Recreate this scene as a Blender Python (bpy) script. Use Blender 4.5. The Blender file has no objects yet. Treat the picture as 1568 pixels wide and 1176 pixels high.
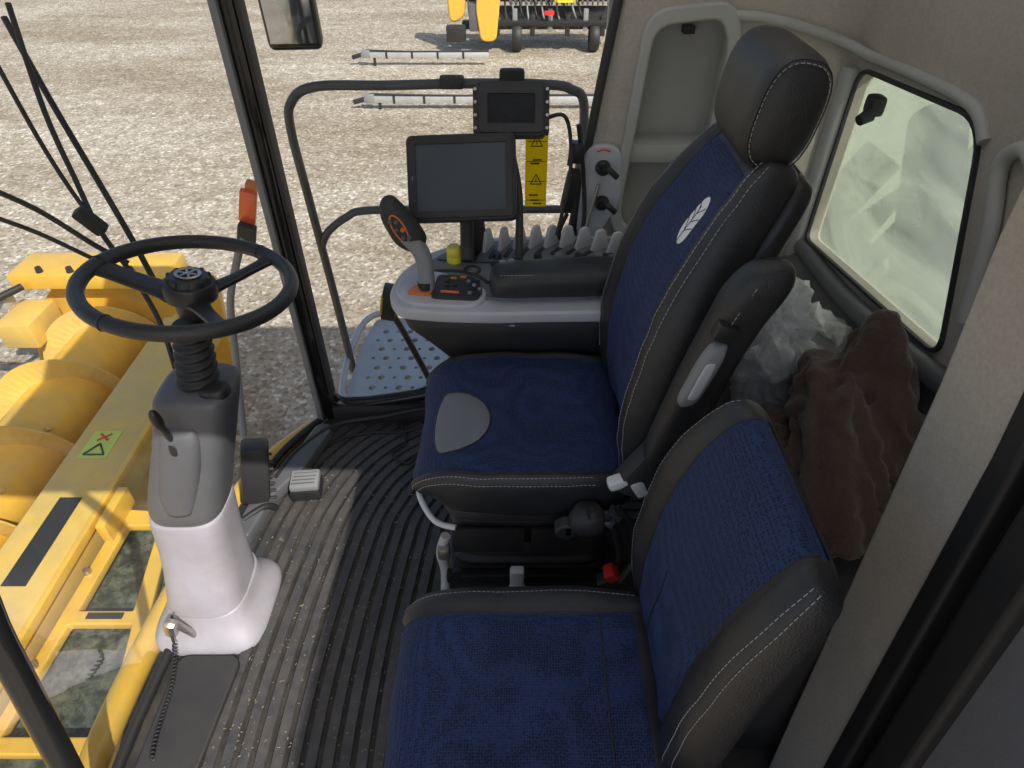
import bpy, bmesh, math, random
import numpy as np
from mathutils import Vector, Matrix, noise
random.seed(4)
S=bpy.context.scene
S.view_settings.view_transform='Standard'; S.view_settings.look='None'; S.view_settings.exposure=0
# ---------------------------------------------------------------- materials
def nd(nt,t,**k):
    n=nt.nodes.new(t)
    for a,b in k.items(): setattr(n,a,b)
    return n
def M(name,col,rough=.5,metal=0,var=.12,vs=15,bump=0,bs=300,spec=.5,dust=0,dcol=(.3,.26,.2),ds=6,voro=False,sheen=0,coat=0):
    m=bpy.data.materials.new(name); m.use_nodes=True; nt=m.node_tree; L=nt.links
    b=nt.nodes['Principled BSDF']; tc=nd(nt,'ShaderNodeTexCoord'); o=tc.outputs['Object']
    n=nd(nt,'ShaderNodeTexNoise'); n.inputs['Scale'].default_value=vs; n.inputs['Detail'].default_value=3; L.new(o,n.inputs['Vector'])
    mx=nd(nt,'ShaderNodeMix',data_type='RGBA')
    mx.inputs[6].default_value=(*[c*(1-var) for c in col],1); mx.inputs[7].default_value=(*[min(1,c*(1+var)) for c in col],1)
    L.new(n.outputs[0],mx.inputs[0]); out=mx.outputs[2]
    if dust>0:
        n2=nd(nt,'ShaderNodeTexNoise'); n2.inputs['Scale'].default_value=ds; n2.inputs['Detail'].default_value=6; n2.inputs['Roughness'].default_value=.7; L.new(o,n2.inputs['Vector'])
        mr=nd(nt,'ShaderNodeMapRange'); mr.inputs[1].default_value=.42; mr.inputs[2].default_value=.72; mr.inputs[4].default_value=dust; L.new(n2.outputs[0],mr.inputs[0])
        m2=nd(nt,'ShaderNodeMix',data_type='RGBA'); L.new(mr.outputs[0],m2.inputs[0]); L.new(out,m2.inputs[6]); m2.inputs[7].default_value=(*dcol,1); out=m2.outputs[2]
    L.new(out,b.inputs['Base Color'])
    b.inputs['Metallic'].default_value=metal; b.inputs['Specular IOR Level'].default_value=spec
    mr2=nd(nt,'ShaderNodeMapRange'); mr2.inputs[3].default_value=max(.03,rough-.08); mr2.inputs[4].default_value=min(1,rough+.1); L.new(n.outputs[0],mr2.inputs[0]); L.new(mr2.outputs[0],b.inputs['Roughness'])
    if sheen: b.inputs['Sheen Weight'].default_value=sheen
    if coat: b.inputs['Coat Weight'].default_value=coat; b.inputs['Coat Roughness'].default_value=.1
    if bump:
        bt=nd(nt,'ShaderNodeTexVoronoi' if voro else 'ShaderNodeTexNoise'); bt.inputs['Scale'].default_value=bs; L.new(o,bt.inputs['Vector'])
        bp=nd(nt,'ShaderNodeBump'); bp.inputs['Strength'].default_value=bump; bp.inputs['Distance'].default_value=.002
        L.new(bt.outputs[0],bp.inputs['Height']); L.new(bp.outputs[0],b.inputs['Normal'])
    return m
def fabric(name,c1,c2,scale):
    m=bpy.data.materials.new(name); m.use_nodes=True; nt=m.node_tree; L=nt.links
    b=nt.nodes['Principled BSDF']; tc=nd(nt,'ShaderNodeTexCoord'); o=tc.outputs['Object']
    v=nd(nt,'ShaderNodeTexVoronoi'); v.inputs['Scale'].default_value=scale; v.inputs['Randomness'].default_value=.42; L.new(o,v.inputs['Vector'])
    r=nd(nt,'ShaderNodeValToRGB'); r.color_ramp.elements[0].position=.16; r.color_ramp.elements[0].color=(*c1,1); r.color_ramp.elements[1].position=.55; r.color_ramp.elements[1].color=(*c2,1)
    L.new(v.outputs['Distance'],r.inputs[0])
    n=nd(nt,'ShaderNodeTexNoise'); n.inputs['Scale'].default_value=7; n.inputs['Detail'].default_value=2; L.new(o,n.inputs['Vector'])
    mr=nd(nt,'ShaderNodeMapRange'); mr.inputs[1].default_value=.3; mr.inputs[2].default_value=.7; mr.inputs[3].default_value=.88; mr.inputs[4].default_value=1.15; L.new(n.outputs[0],mr.inputs[0])
    vm=nd(nt,'ShaderNodeVectorMath',operation='SCALE'); L.new(r.outputs[0],vm.inputs[0]); L.new(mr.outputs[0],vm.inputs['Scale'])
    n3=nd(nt,'ShaderNodeTexNoise'); n3.inputs['Scale'].default_value=60; n3.inputs['Detail'].default_value=7; n3.inputs['Roughness'].default_value=.85; L.new(o,n3.inputs['Vector'])
    m3=nd(nt,'ShaderNodeMapRange'); m3.inputs[1].default_value=.66; m3.inputs[2].default_value=.8; m3.inputs[4].default_value=.35; L.new(n3.outputs[0],m3.inputs[0])
    mx=nd(nt,'ShaderNodeMix',data_type='RGBA'); L.new(m3.outputs[0],mx.inputs[0]); L.new(vm.outputs[0],mx.inputs[6]); mx.inputs[7].default_value=(.11,.11,.12,1)
    L.new(mx.outputs[2],b.inputs['Base Color'])
    b.inputs['Roughness'].default_value=.75; b.inputs['Specular IOR Level'].default_value=.35; b.inputs['Sheen Weight'].default_value=.05; b.inputs['Sheen Tint'].default_value=(.5,.6,1,1)
    bp=nd(nt,'ShaderNodeBump'); bp.inputs['Strength'].default_value=.8; bp.inputs['Distance'].default_value=.003; L.new(v.outputs['Distance'],bp.inputs['Height']); L.new(bp.outputs[0],b.inputs['Normal'])
    return m
def glass(name,dust,dcol,tint=(1,1,1),ns=5,refl=1.0,lo=.0,stretch=None,transl=.6):
    m=bpy.data.materials.new(name); m.use_nodes=True; nt=m.node_tree; L=nt.links
    for n in list(nt.nodes):
        if n.type=='BSDF_PRINCIPLED': nt.nodes.remove(n)
    out=[n for n in nt.nodes if n.type=='OUTPUT_MATERIAL'][0]
    tr=nd(nt,'ShaderNodeBsdfTransparent'); tr.inputs[0].default_value=(*tint,1)
    gl=nd(nt,'ShaderNodeBsdfGlossy'); gl.inputs['Roughness'].default_value=.03
    fr=nd(nt,'ShaderNodeFresnel'); fr.inputs[0].default_value=1.3
    mm=nd(nt,'ShaderNodeMath',operation='MULTIPLY'); mm.inputs[1].default_value=refl; L.new(fr.outputs[0],mm.inputs[0])
    mx=nd(nt,'ShaderNodeMixShader'); L.new(mm.outputs[0],mx.inputs[0]); L.new(tr.outputs[0],mx.inputs[1]); L.new(gl.outputs[0],mx.inputs[2])
    df=nd(nt,'ShaderNodeBsdfDiffuse'); df.inputs[0].default_value=(*dcol,1)
    if transl>0:
        tl=nd(nt,'ShaderNodeBsdfTranslucent'); tl.inputs[0].default_value=(*dcol,1)
        md=nd(nt,'ShaderNodeMixShader'); L.new(df.outputs[0],md.inputs[1]); L.new(tl.outputs[0],md.inputs[2]); md.inputs[0].default_value=transl; dd=md.outputs[0]
    else: dd=df.outputs[0]
    tc=nd(nt,'ShaderNodeTexCoord'); n=nd(nt,'ShaderNodeTexNoise'); n.inputs['Scale'].default_value=ns; n.inputs['Detail'].default_value=5; n.inputs['Distortion'].default_value=1.2
    if stretch:
        mp=nd(nt,'ShaderNodeMapping'); mp.inputs['Rotation'].default_value=stretch[0]; mp.inputs['Scale'].default_value=stretch[1]; L.new(tc.outputs['Object'],mp.inputs[0]); L.new(mp.outputs[0],n.inputs['Vector'])
    else: L.new(tc.outputs['Object'],n.inputs['Vector'])
    mr=nd(nt,'ShaderNodeMapRange'); mr.inputs[1].default_value=.35; mr.inputs[2].default_value=.7; mr.inputs[3].default_value=lo; mr.inputs[4].default_value=dust; L.new(n.outputs[0],mr.inputs[0])
    m2=nd(nt,'ShaderNodeMixShader'); L.new(mr.outputs[0],m2.inputs[0]); L.new(mx.outputs[0],m2.inputs[1]); L.new(dd,m2.inputs[2]); L.new(m2.outputs[0],out.inputs[0])
    return m
def gravel():
    m=bpy.data.materials.new('gravel'); m.use_nodes=True; nt=m.node_tree; L=nt.links
    b=nt.nodes['Principled BSDF']; tc=nd(nt,'ShaderNodeTexCoord'); o=tc.outputs['Object']
    def noi(s,d=5,r=.6,vec=None):
        n=nd(nt,'ShaderNodeTexNoise'); n.inputs['Scale'].default_value=s; n.inputs['Detail'].default_value=d; n.inputs['Roughness'].default_value=r; L.new(vec or o,n.inputs['Vector']); return n
    v=nd(nt,'ShaderNodeTexVoronoi'); v.inputs['Scale'].default_value=30; L.new(o,v.inputs['Vector'])
    sp=nd(nt,'ShaderNodeSeparateColor'); L.new(v.outputs['Color'],sp.inputs[0])
    r=nd(nt,'ShaderNodeValToRGB'); e=r.color_ramp.elements; e[0].color=(.23,.20,.155,1); e[1].color=(.68,.66,.61,1); a=e.new(.3); a.color=(.35,.31,.25,1); a=e.new(.84); a.color=(.44,.405,.34,1)
    L.new(sp.outputs[0],r.inputs[0])
    mp=nd(nt,'ShaderNodeMapping'); mp.inputs['Rotation'].default_value=(0,0,.35); mp.inputs['Scale'].default_value=(.35,1.3,1); L.new(o,mp.inputs[0])
    n1=noi(.5,6,.65,mp.outputs[0]); r1=nd(nt,'ShaderNodeValToRGB'); r1.color_ramp.elements[0].position=.38; r1.color_ramp.elements[0].color=(.76,.70,.62,1); r1.color_ramp.elements[1].position=.60; r1.color_ramp.elements[1].color=(1.1,1.09,1.07,1); L.new(n1.outputs[0],r1.inputs[0])
    n2=noi(4,7,.75); r2=nd(nt,'ShaderNodeValToRGB'); r2.color_ramp.elements[0].position=.34; r2.color_ramp.elements[0].color=(.72,.68,.62,1); r2.color_ramp.elements[1].position=.62; r2.color_ramp.elements[1].color=(1.12,1.12,1.12,1); L.new(n2.outputs[0],r2.inputs[0])
    x=nd(nt,'ShaderNodeVectorMath',operation='MULTIPLY'); L.new(r.outputs[0],x.inputs[0]); L.new(r1.outputs[0],x.inputs[1])
    y=nd(nt,'ShaderNodeVectorMath',operation='MULTIPLY'); L.new(x.outputs[0],y.inputs[0]); L.new(r2.outputs[0],y.inputs[1]); L.new(y.outputs[0],b.inputs['Base Color'])
    b.inputs['Roughness'].default_value=.95
    bp=nd(nt,'ShaderNodeBump'); bp.inputs['Strength'].default_value=.5; bp.inputs['Distance'].default_value=.014; L.new(v.outputs['Distance'],bp.inputs['Height'])
    n3=noi(14,3); bp2=nd(nt,'ShaderNodeBump'); bp2.inputs['Strength'].default_value=.5; bp2.inputs['Distance'].default_value=.02; L.new(n3.outputs[0],bp2.inputs['Height']); L.new(bp.outputs[0],bp2.inputs['Normal']); L.new(bp2.outputs[0],b.inputs['Normal'])
    return m
LEA=M('black_leather',(.022,.023,.025),.38,var=.1,bump=.35,bs=420,voro=True,spec=.55,dust=.10,dcol=(.10,.095,.09))
BLUE=fabric('navy_mesh_fabric',(.0025,.005,.016),(.022,.042,.122),215)
PATCH=M('grey_vinyl_patch',(.18,.19,.20),.42,bump=.3,bs=500,voro=True)
PLA=M('black_plastic',(.020,.020,.022),.4,dust=.2,dcol=(.08,.07,.06))
PLAM=M('matt_black_plastic',(.028,.028,.030),.6,dust=.25,dcol=(.09,.08,.07),bump=.2)
RUB=M('black_rubber',(.018,.018,.019),.55)
GLO=M('gloss_black',(.012,.012,.013),.12,var=.05)
SCR=M('screen_glass',(.012,.014,.018),.25,var=.1,spec=.25)
SCRB=M('screen_active',(.065,.078,.095),.2,var=.08,spec=.4)
GRY=M('dark_grey_plastic',(.100,.105,.117),.45,dust=.2,dcol=(.2,.18,.16),bump=.15)
DOORM=M('door_grey_paint',(.15,.152,.165),.5,dust=.3,dcol=(.22,.2,.18),ds=3,bump=.2)
MGR=M('mid_grey_plastic',(.22,.23,.24),.5,dust=.2,bump=.1)
PAN=M('console_panel_grey',(.155,.16,.17),.45,dust=.25,dcol=(.24,.22,.2),bump=.15)
LGR=M('light_grey_plastic',(.50,.51,.54),.4,dust=.15,dcol=(.4,.37,.32))
FINM=M('lever_grey_plastic',(.62,.62,.62),.4)
LAV=M('pale_grey_plastic',(.36,.35,.395),.45,dust=.6,dcol=(.26,.235,.215),ds=5,bump=.15)
WHT=M('white_plastic',(.72,.72,.7),.4)
FELT=M('felt_lining',(.47,.43,.37),.95,var=.22,vs=170,bump=.6,bs=500,dust=.4,dcol=(.36,.32,.265),ds=3)
WALLG=M('wall_trim_grey',(.42,.42,.395),.6,var=.06,bump=.2,bs=400)
YEL=M('yellow_paint',(.78,.46,.05),.35,dust=.5,dcol=(.52,.36,.14),ds=5,coat=.3)
YELD=M('dusty_yellow_paint',(.70,.46,.10),.5,dust=.6,dcol=(.46,.37,.21),ds=3)
ORG=M('orange_plastic',(.75,.2,.05),.4)
RED=M('red_plastic',(.7,.03,.02),.35)
SIL=M('worn_steel',(.5,.49,.47),.35,metal=.9,dust=.3)
GALV=M('galvanised_steel',(.5,.51,.52),.5,metal=.4,dust=.3)
STK=M('sticker_yellow',(.95,.80,.06),.4)
STKT=glass('sticker_vinyl',1,(.95,.78,.04),ns=3,refl=.3,lo=1,transl=.65)
BLK=M('print_black',(.02,.02,.02),.5)
THR=M('white_thread',(.42,.42,.42),.7)
TOW=M('brown_terry',(.085,.050,.037),.95,var=.5,vs=170,bump=1,bs=240,sheen=.3)
TANK=M('tank_paint',(.50,.54,.42),.6,dust=.5,dcol=(.62,.62,.48),ds=2)
MAT=M('rubber_mat',(.052,.052,.054),.48,var=.25,vs=40,bump=.4,bs=200,dust=.6,dcol=(.125,.11,.095),ds=5)
MATG=M('rubber_mat_groove',(.018,.017,.016),.8,var=.3,dust=.7,dcol=(.09,.075,.058),ds=7)
BAG=glass('clear_plastic_film',.8,(.8,.8,.82),ns=9,refl=3.0,lo=.35)
WGL=glass('window_glass',.05,(.7,.68,.62),tint=(.96,.98,.97),ns=3,refl=.3,lo=.008,transl=0)
DGL=glass('dusty_glass',.58,(.84,.90,.80),tint=(.95,1,.96),ns=2.2,refl=.5,lo=.14,stretch=((0,0,.8),(1,3.4,1)))
FILL=glass('fill_panel_translucent',.9,(.68,.69,.69),ns=2,refl=.5,lo=.85,transl=.85)  # for the added roof panel that spreads sunlight as fill
MIR=M('mirror',(.5,.52,.55),.05,metal=1,var=.05)
# ---------------------------------------------------------------- helpers
def link(o,parent):
    S.collection.objects.link(o)
    if parent: o.parent=parent
    return o
def G(name,mtx=None):
    e=bpy.data.objects.new(name,None); e.empty_display_size=.1; S.collection.objects.link(e)
    if mtx is not None: e.matrix_world=mtx
    return e
def mesh(name,verts,faces,mats,parent=None,smooth=False,idx=None):
    me=bpy.data.meshes.new(name); me.from_pydata([tuple(v) for v in verts],[],faces)
    for m in (mats if isinstance(mats,list) else [mats]): me.materials.append(m)
    if idx is not None: me.polygons.foreach_set('material_index',idx)
    if smooth: me.polygons.foreach_set('use_smooth',[True]*len(me.polygons))
    me.update(); return link(bpy.data.objects.new(name,me),parent)
def box(name,c,s,mat,parent=None,bev=.004,rot=(0,0,0),seg=2,taper=1):
    bm=bmesh.new(); bmesh.ops.create_cube(bm,size=1)
    for v in bm.verts:
        k=taper if v.co.z>0 else 1
        v.co=Vector((v.co.x*s[0]*k,v.co.y*s[1]*k,v.co.z*s[2]))
    if bev>0: bmesh.ops.bevel(bm,geom=bm.edges[:],offset=min(bev,min(s)*.45),segments=seg,profile=.6,affect='EDGES')
    R=Matrix.Translation(c)@(Matrix.Rotation(rot[2],4,'Z')@Matrix.Rotation(rot[1],4,'Y')@Matrix.Rotation(rot[0],4,'X'))
    bm.transform(R); me=bpy.data.meshes.new(name); bm.to_mesh(me); bm.free(); me.materials.append(mat)
    if bev>0:
        me.polygons.foreach_set('use_smooth',[True]*len(me.polygons))
        try: me.set_sharp_from_angle(angle=math.radians(45))
        except Exception: pass
    return link(bpy.data.objects.new(name,me),parent)
def cat(pts,n=6,cyc=False):
    P=[np.array(p,float) for p in pts]; out=[]; N=len(P); rng=range(N if cyc else N-1)
    for i in rng:
        if cyc: a,b,c,d=P[(i-1)%N],P[i],P[(i+1)%N],P[(i+2)%N]
        else: a,b,c,d=P[max(i-1,0)],P[i],P[i+1],P[min(i+2,N-1)]
        for k in range(n):
            t=k/n; out.append(.5*((2*b)+(c-a)*t+(2*a-5*b+4*c-d)*t*t+(3*b-a-3*c+d)*t**3))
    if not cyc: out.append(P[-1])
    return out
def tube(name,pts,r,mat,parent=None,smooth=True,cyc=False,n=6):
    if smooth: pts=cat(pts,n,cyc)
    cu=bpy.data.curves.new(name,'CURVE'); cu.dimensions='3D'; cu.bevel_depth=r; cu.bevel_resolution=4; cu.use_fill_caps=True
    sp=cu.splines.new('POLY'); sp.points.add(len(pts)-1)
    for p,q in zip(sp.points,pts): p.co=(*q,1)
    sp.use_cyclic_u=cyc; sp.use_smooth=True; cu.materials.append(mat)
    return link(bpy.data.objects.new(name,cu),parent)
def dashes(name,pts,parent,r=.0007,dash=.006,gap=.003,mat=None):
    cu=bpy.data.curves.new(name,'CURVE'); cu.dimensions='3D'; cu.bevel_depth=r; cu.bevel_resolution=1
    P=[Vector(p) for p in pts]; L=[0]
    for a,b in zip(P,P[1:]): L.append(L[-1]+(b-a).length)
    def at(s):
        i=max(0,min(len(P)-2,int(np.searchsorted(L,s))-1)); d=L[i+1]-L[i]
        return P[i].lerp(P[i+1],(s-L[i])/d if d>0 else 0)
    s=0
    while s+dash<L[-1]:
        sp=cu.splines.new('POLY'); sp.points.add(1); sp.points[0].co=(*at(s),1); sp.points[1].co=(*at(s+dash),1); s+=dash+gap
    cu.materials.append(mat or THR); return link(bpy.data.objects.new(name,cu),parent)
def rnd(poly,r,n=6):
    out=[];N=len(poly)
    for i in range(N):
        p=Vector(poly[i]);a=Vector(poly[i-1]);b=Vector(poly[(i+1)%N]);rr=r[i] if isinstance(r,(list,tuple)) else r
        da=(a-p);db=(b-p); q=min(rr,da.length*.48,db.length*.48); s=p+da.normalized()*q; e=p+db.normalized()*q
        if q<1e-5: out.append(tuple(p)); continue
        for k in range(n+1):
            t=k/n; out.append(tuple(s*(1-t)**2+p*2*t*(1-t)+e*t*t))
    return out
def plate(name,outer,holes,th,plane,c,mat,parent=None,bev=0):
    cu=bpy.data.curves.new(name,'CURVE'); cu.dimensions='2D'; cu.fill_mode='BOTH'; cu.extrude=th/2; cu.bevel_depth=bev; cu.bevel_resolution=2
    for pl in [outer]+list(holes):
        sp=cu.splines.new('POLY'); sp.points.add(len(pl)-1); sp.use_cyclic_u=True
        for p,q in zip(sp.points,pl): p.co=(q[0],q[1],0,1)
    cu.materials.append(mat); o=link(bpy.data.objects.new(name,cu),parent)
    if plane=='xz': m=Matrix(((1,0,0,0),(0,0,-1,c),(0,1,0,0),(0,0,0,1)))
    elif plane=='yz': m=Matrix(((0,0,1,c),(1,0,0,0),(0,1,0,0),(0,0,0,1)))
    else: m=Matrix.Translation((0,0,c))
    o.matrix_local=m; return o
def lathe(name,prof,mtx,mat,parent=None,seg=32,smooth=True):
    vs=[];fs=[]
    for r,z in prof:
        for k in range(seg):
            a=2*math.pi*k/seg; vs.append(mtx@Vector((r*math.cos(a),r*math.sin(a),z)))
    for i in range(len(prof)-1):
        for k in range(seg):
            k2=(k+1)%seg; fs.append((i*seg+k,i*seg+k2,(i+1)*seg+k2,(i+1)*seg+k))
    o=mesh(name,vs,fs,mat,parent,True)
    bm=bmesh.new(); bm.from_mesh(o.data); bmesh.ops.remove_doubles(bm,verts=bm.verts,dist=1e-6); bm.to_mesh(o.data); bm.free()
    try: o.data.set_sharp_from_angle(angle=math.radians(40))
    except Exception: pass
    return o
def cyl(name,p0,p1,r0,r1,mat,parent=None,seg=24,bev=0):
    p0=Vector(p0);p1=Vector(p1);d=(p1-p0);L=d.length;q=d.to_track_quat('Z','Y').to_matrix().to_4x4()
    prof=[(0,0)]+([(r0-bev,0),(r0,bev),(r1,L-bev),(r1-bev,L)] if bev else [(r0,0),(r1,L)])+[(0,L)]
    return lathe(name,prof,Matrix.Translation(p0)@q,mat,parent,seg,smooth=True)
def fsidx(f,i,j): return f(i,j) if f else 0
def loft(name,secs,mats,parent,matfn=None,cap=True):
    n=len(secs[0]); vs=[p for s in secs for p in s]; fs=[];ix=[]
    for i in range(len(secs)-1):
        for j in range(n):
            j2=(j+1)%n; fs.append((i*n+j,i*n+j2,(i+1)*n+j2,(i+1)*n+j)); ix.append(matfn(i,j) if matfn else 0)
    if cap:
        for base,flip in ((0,1),((len(secs)-1)*n,0)):
            c=sum((Vector(vs[base+j]) for j in range(n)),Vector())/n; vs.append(c); ci=len(vs)-1
            for j in range(n):
                j2=(j+1)%n; fs.append((ci,base+j2,base+j) if flip else (ci,base+j,base+j2)); ix.append(fsidx(matfn,0 if flip else len(secs)-2,j))
    o=mesh(name,vs,fs,mats,parent,True,ix); bm=bmesh.new(); bm.from_mesh(o.data); bmesh.ops.recalc_face_normals(bm,faces=bm.faces); bm.to_mesh(o.data); bm.free(); return o
def sell(hx,hy,e,n=40):
    out=[]
    for k in range(n):
        a=2*math.pi*k/n;c=math.cos(a);s=math.sin(a)
        out.append((hx*math.copysign(abs(c)**(2/e),c),hy*math.copysign(abs(s)**(2/e),s)))
    return out
def stack(name,keys,mat,parent,n=6,rotz=0,seg=40):
    """keys: x,y,z,hx,hy,exponent"""
    secs=[]
    for k in cat(keys,n):
        x,y,z,hx,hy,e=k; sec=[]
        for a,b in sell(max(hx,.0005),max(hy,.0005),e,seg):
            sec.append(Vector((x+a*math.cos(rotz)-b*math.sin(rotz),y+a*math.sin(rotz)+b*math.cos(rotz),z)))
        secs.append(sec)
    return loft(name,secs,[mat],parent)
# ================================================================ TOWEL (crumpled terry cloth on the rear shelf)
tw=G('brown_towel')
def towel():
    V=[];F=[]
    def sweep(path,rad,seed,folds,amp,flat=.8,seg=80):
        P=[Vector(p) for p in cat(path,10)]; Rr=[x[0] for x in cat([(r,) for r in rad],10)]; N=len(P); b=len(V)
        for i in range(N):
            t=(P[min(i+1,N-1)]-P[max(i-1,0)]).normalized(); a=t.cross(Vector((0,.3,1))).normalized(); c=a.cross(t).normalized(); q=i/(N-1)
            r0=float(np.interp(q,np.linspace(0,1,len(Rr)),Rr))
            for k in range(seg):
                th=2*math.pi*k/seg; d=Vector((math.cos(th),math.sin(th),0)); nz=noise.noise(Vector((d.x*1.3+seed,d.y*1.3,q*2.2)))
                f=abs(math.sin(folds*.5*th+3.2*nz+2.2*q+seed))**.75
                r=r0*(1+amp*(f-.6)*min(1,q*4+.15)+.22*noise.noise(Vector((d.x*2,d.y*2+seed,q*4))))
                V.append(P[i]+a*(r*math.cos(th))+c*(r*flat*math.sin(th)))
        for i in range(N-1):
            for k in range(seg): k2=(k+1)%seg; F.append((b+i*seg+k,b+i*seg+k2,b+(i+1)*seg+k2,b+(i+1)*seg+k))
        for base,fl in ((b,1),(b+(N-1)*seg,0)): F.append(tuple(range(base,base+seg)) if not fl else tuple(range(base+seg-1,base-1,-1)))
    sweep([(.765,1.10,.855),(.755,1.07,.80),(.735,1.03,.72),(.70,.98,.62),(.67,.93,.50)],[.018,.05,.085,.115,.14],1.3,7,.46)
    sweep([(.74,1.19,.60),(.70,1.10,.68),(.65,.97,.70),(.63,.86,.64),(.63,.78,.52)],[.05,.065,.07,.075,.09],4.1,6,.46)
    sweep([(.60,1.14,.52),(.58,1.02,.58),(.57,.90,.56),(.59,.80,.46)],[.045,.06,.062,.06],7.9,6,.44)
    sweep([(.77,.90,.52),(.765,.88,.62),(.75,.93,.71),(.76,1.02,.76)],[.07,.06,.05,.035],2.2,5,.42)
    sweep([(.60,.72,.30),(.61,.78,.42),(.64,.84,.52)],[.08,.085,.07],9.2,6,.44)
    o=mesh('towel_src',V,F,TOW,None,True)
    r=o.modifiers.new('r','REMESH'); r.mode='VOXEL'; r.voxel_size=.0065; r.use_smooth_shade=True
    s=o.modifiers.new('s','SMOOTH'); s.iterations=4; s.factor=.5
    dg=bpy.context.evaluated_depsgraph_get(); me=bpy.data.meshes.new_from_object(o.evaluated_get(dg)); bpy.data.objects.remove(o)
    N=len(me.vertices); co=np.empty(N*3); me.vertices.foreach_get('co',co); no=np.empty(N*3); me.vertex_normals.foreach_get('vector',no)
    co=co.reshape(-1,3); no=no.reshape(-1,3); d=np.empty(N)
    for i in range(N):
        p=Vector(co[i]); d[i]=.011*(abs(noise.noise(p*15+Vector((noise.noise(p*8)*1.8,0,0))))*2-.4)+.0018*noise.noise(p*150)
    me.vertices.foreach_set('co',(co+no*d[:,None]).ravel())
    me.materials.clear(); me.materials.append(TOW); me.polygons.foreach_set('use_smooth',[True]*len(me.polygons)); me.update(); link(bpy.data.objects.new('towel_cloth',me),tw)
towel()
NI,NB,NK=17,12,30
def profile(w,s,f,b,bump,dish,gro=.006):
    pts=[]
    for k in range(NI):
        t=k/(NI-1); v=-s+2*s*t; e=abs(2*t-1); n=f-dish*(1-e**2)-gro*max(0,(e-.86)/.14)**2; pts.append((v,n))
    e=2.5
    for k in range(1,NB+1):
        th=k/NB*math.pi/2; pts.append((s+(w-s)*math.sin(th)**(2/e),f*max(0,math.cos(th))**(2/e)+bump*math.sin(2*th)))
    for k in range(1,NK):
        th=k/NK*math.pi; c=math.cos(th); pts.append((w*math.copysign(abs(c)**(2/3.6),c),-b*math.sin(th)**(2/3.6)))
    for k in range(NB,0,-1):
        th=k/NB*math.pi/2; pts.append((-(s+(w-s)*math.sin(th)**(2/e)),f*max(0,math.cos(th))**(2/e)+bump*math.sin(2*th)))
    return pts
def seatpart(name,keys,cy,mats,parent,matfn,q0=.1,q1=.1,n=7,wend=.8,dish=.008,wob=.0):
    K=cat(keys,n); secs=[];N=len(K)
    for i,k in enumerate(K):
        px,pz,w,s,f,b,bump=k; a=K[max(i-1,0)];c=K[min(i+1,N-1)]; T=Vector((c[0]-a[0],c[1]-a[1])).normalized(); Nn=(-T.y,T.x)
        q=i/(N-1); e=1
        if q<q0: e=(1-(1-q/q0)**2.4)**(1/2.4)
        if 1-q<q1: e=min(e,(1-(1-(1-q)/q1)**2.4)**(1/2.4))
        e=max(e,.02); ws=w*(wend+(1-wend)*e); sec=[]
        for v,nn in profile(ws,min(s,ws*.9),f*e,b*e,bump*e,dish*e):
            p=Vector((px+nn*Nn[0],cy+v,pz+nn*Nn[1]))
            if wob and nn>0:
                h=wob*e*(noise.noise(p*9)+.5*noise.noise(p*23)); p+=Vector((Nn[0]*h,0,Nn[1]*h))
            sec.append(p)
        secs.append(sec)
    loft(name,secs,mats,parent,matfn); return secs
def surf_line(secs,j,i0,i1,off=.0012):
    out=[];n=len(secs[0])
    for i in range(i0,i1):
        a=secs[i][j]; du=secs[min(i+1,len(secs)-1)][j]-secs[max(i-1,0)][j]; dv=secs[i][(j+1)%n]-secs[i][(j-1)%n]
        nn=du.cross(dv)
        if nn.length>0: nn.normalize()
        c=sum(secs[i],Vector())/n
        if nn.dot(a-c)<0: nn=-nn
        out.append(a+nn*off)
    return out
# ================================================================ WORLD, SUN, CAMERA
el=math.radians(47); sd=Vector((.6*math.cos(el),-.8*math.cos(el),math.sin(el)))
W=bpy.data.worlds.new('World'); S.world=W; W.use_nodes=True; nt=W.node_tree
sk=nd(nt,'ShaderNodeTexSky',sky_type='NISHITA'); sk.sun_disc=False; sk.sun_elevation=el; sk.sun_rotation=math.atan2(sd.x,sd.y); sk.dust_density=3
nt.links.new(sk.outputs[0],nt.nodes['Background'].inputs[0]); nt.nodes['Background'].inputs[1].default_value=.15
sl=bpy.data.lights.new('sun','SUN'); sl.energy=4.8; sl.angle=math.radians(.5); sl.color=(1,.95,.87)
so=bpy.data.objects.new('sun',sl); S.collection.objects.link(so); so.rotation_euler=sd.to_track_quat('Z','Y').to_euler(); so.location=(3,-5,8)
cd=bpy.data.cameras.new('camera'); cam=bpy.data.objects.new('camera',cd); S.collection.objects.link(cam); S.camera=cam
cam.location=(0,0,1.6); cam.rotation_euler=(math.radians(49.5),0,0); cd.sensor_width=36; cd.lens=22.96; cd.clip_start=.02; cd.clip_end=1000
# ================================================================ GROUND
GZ=-2.0
mesh('gravel_ground',[(-250,-250,GZ),(250,-250,GZ),(250,250,GZ),(-250,250,GZ)],[(0,1,2,3)],gravel())
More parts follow.
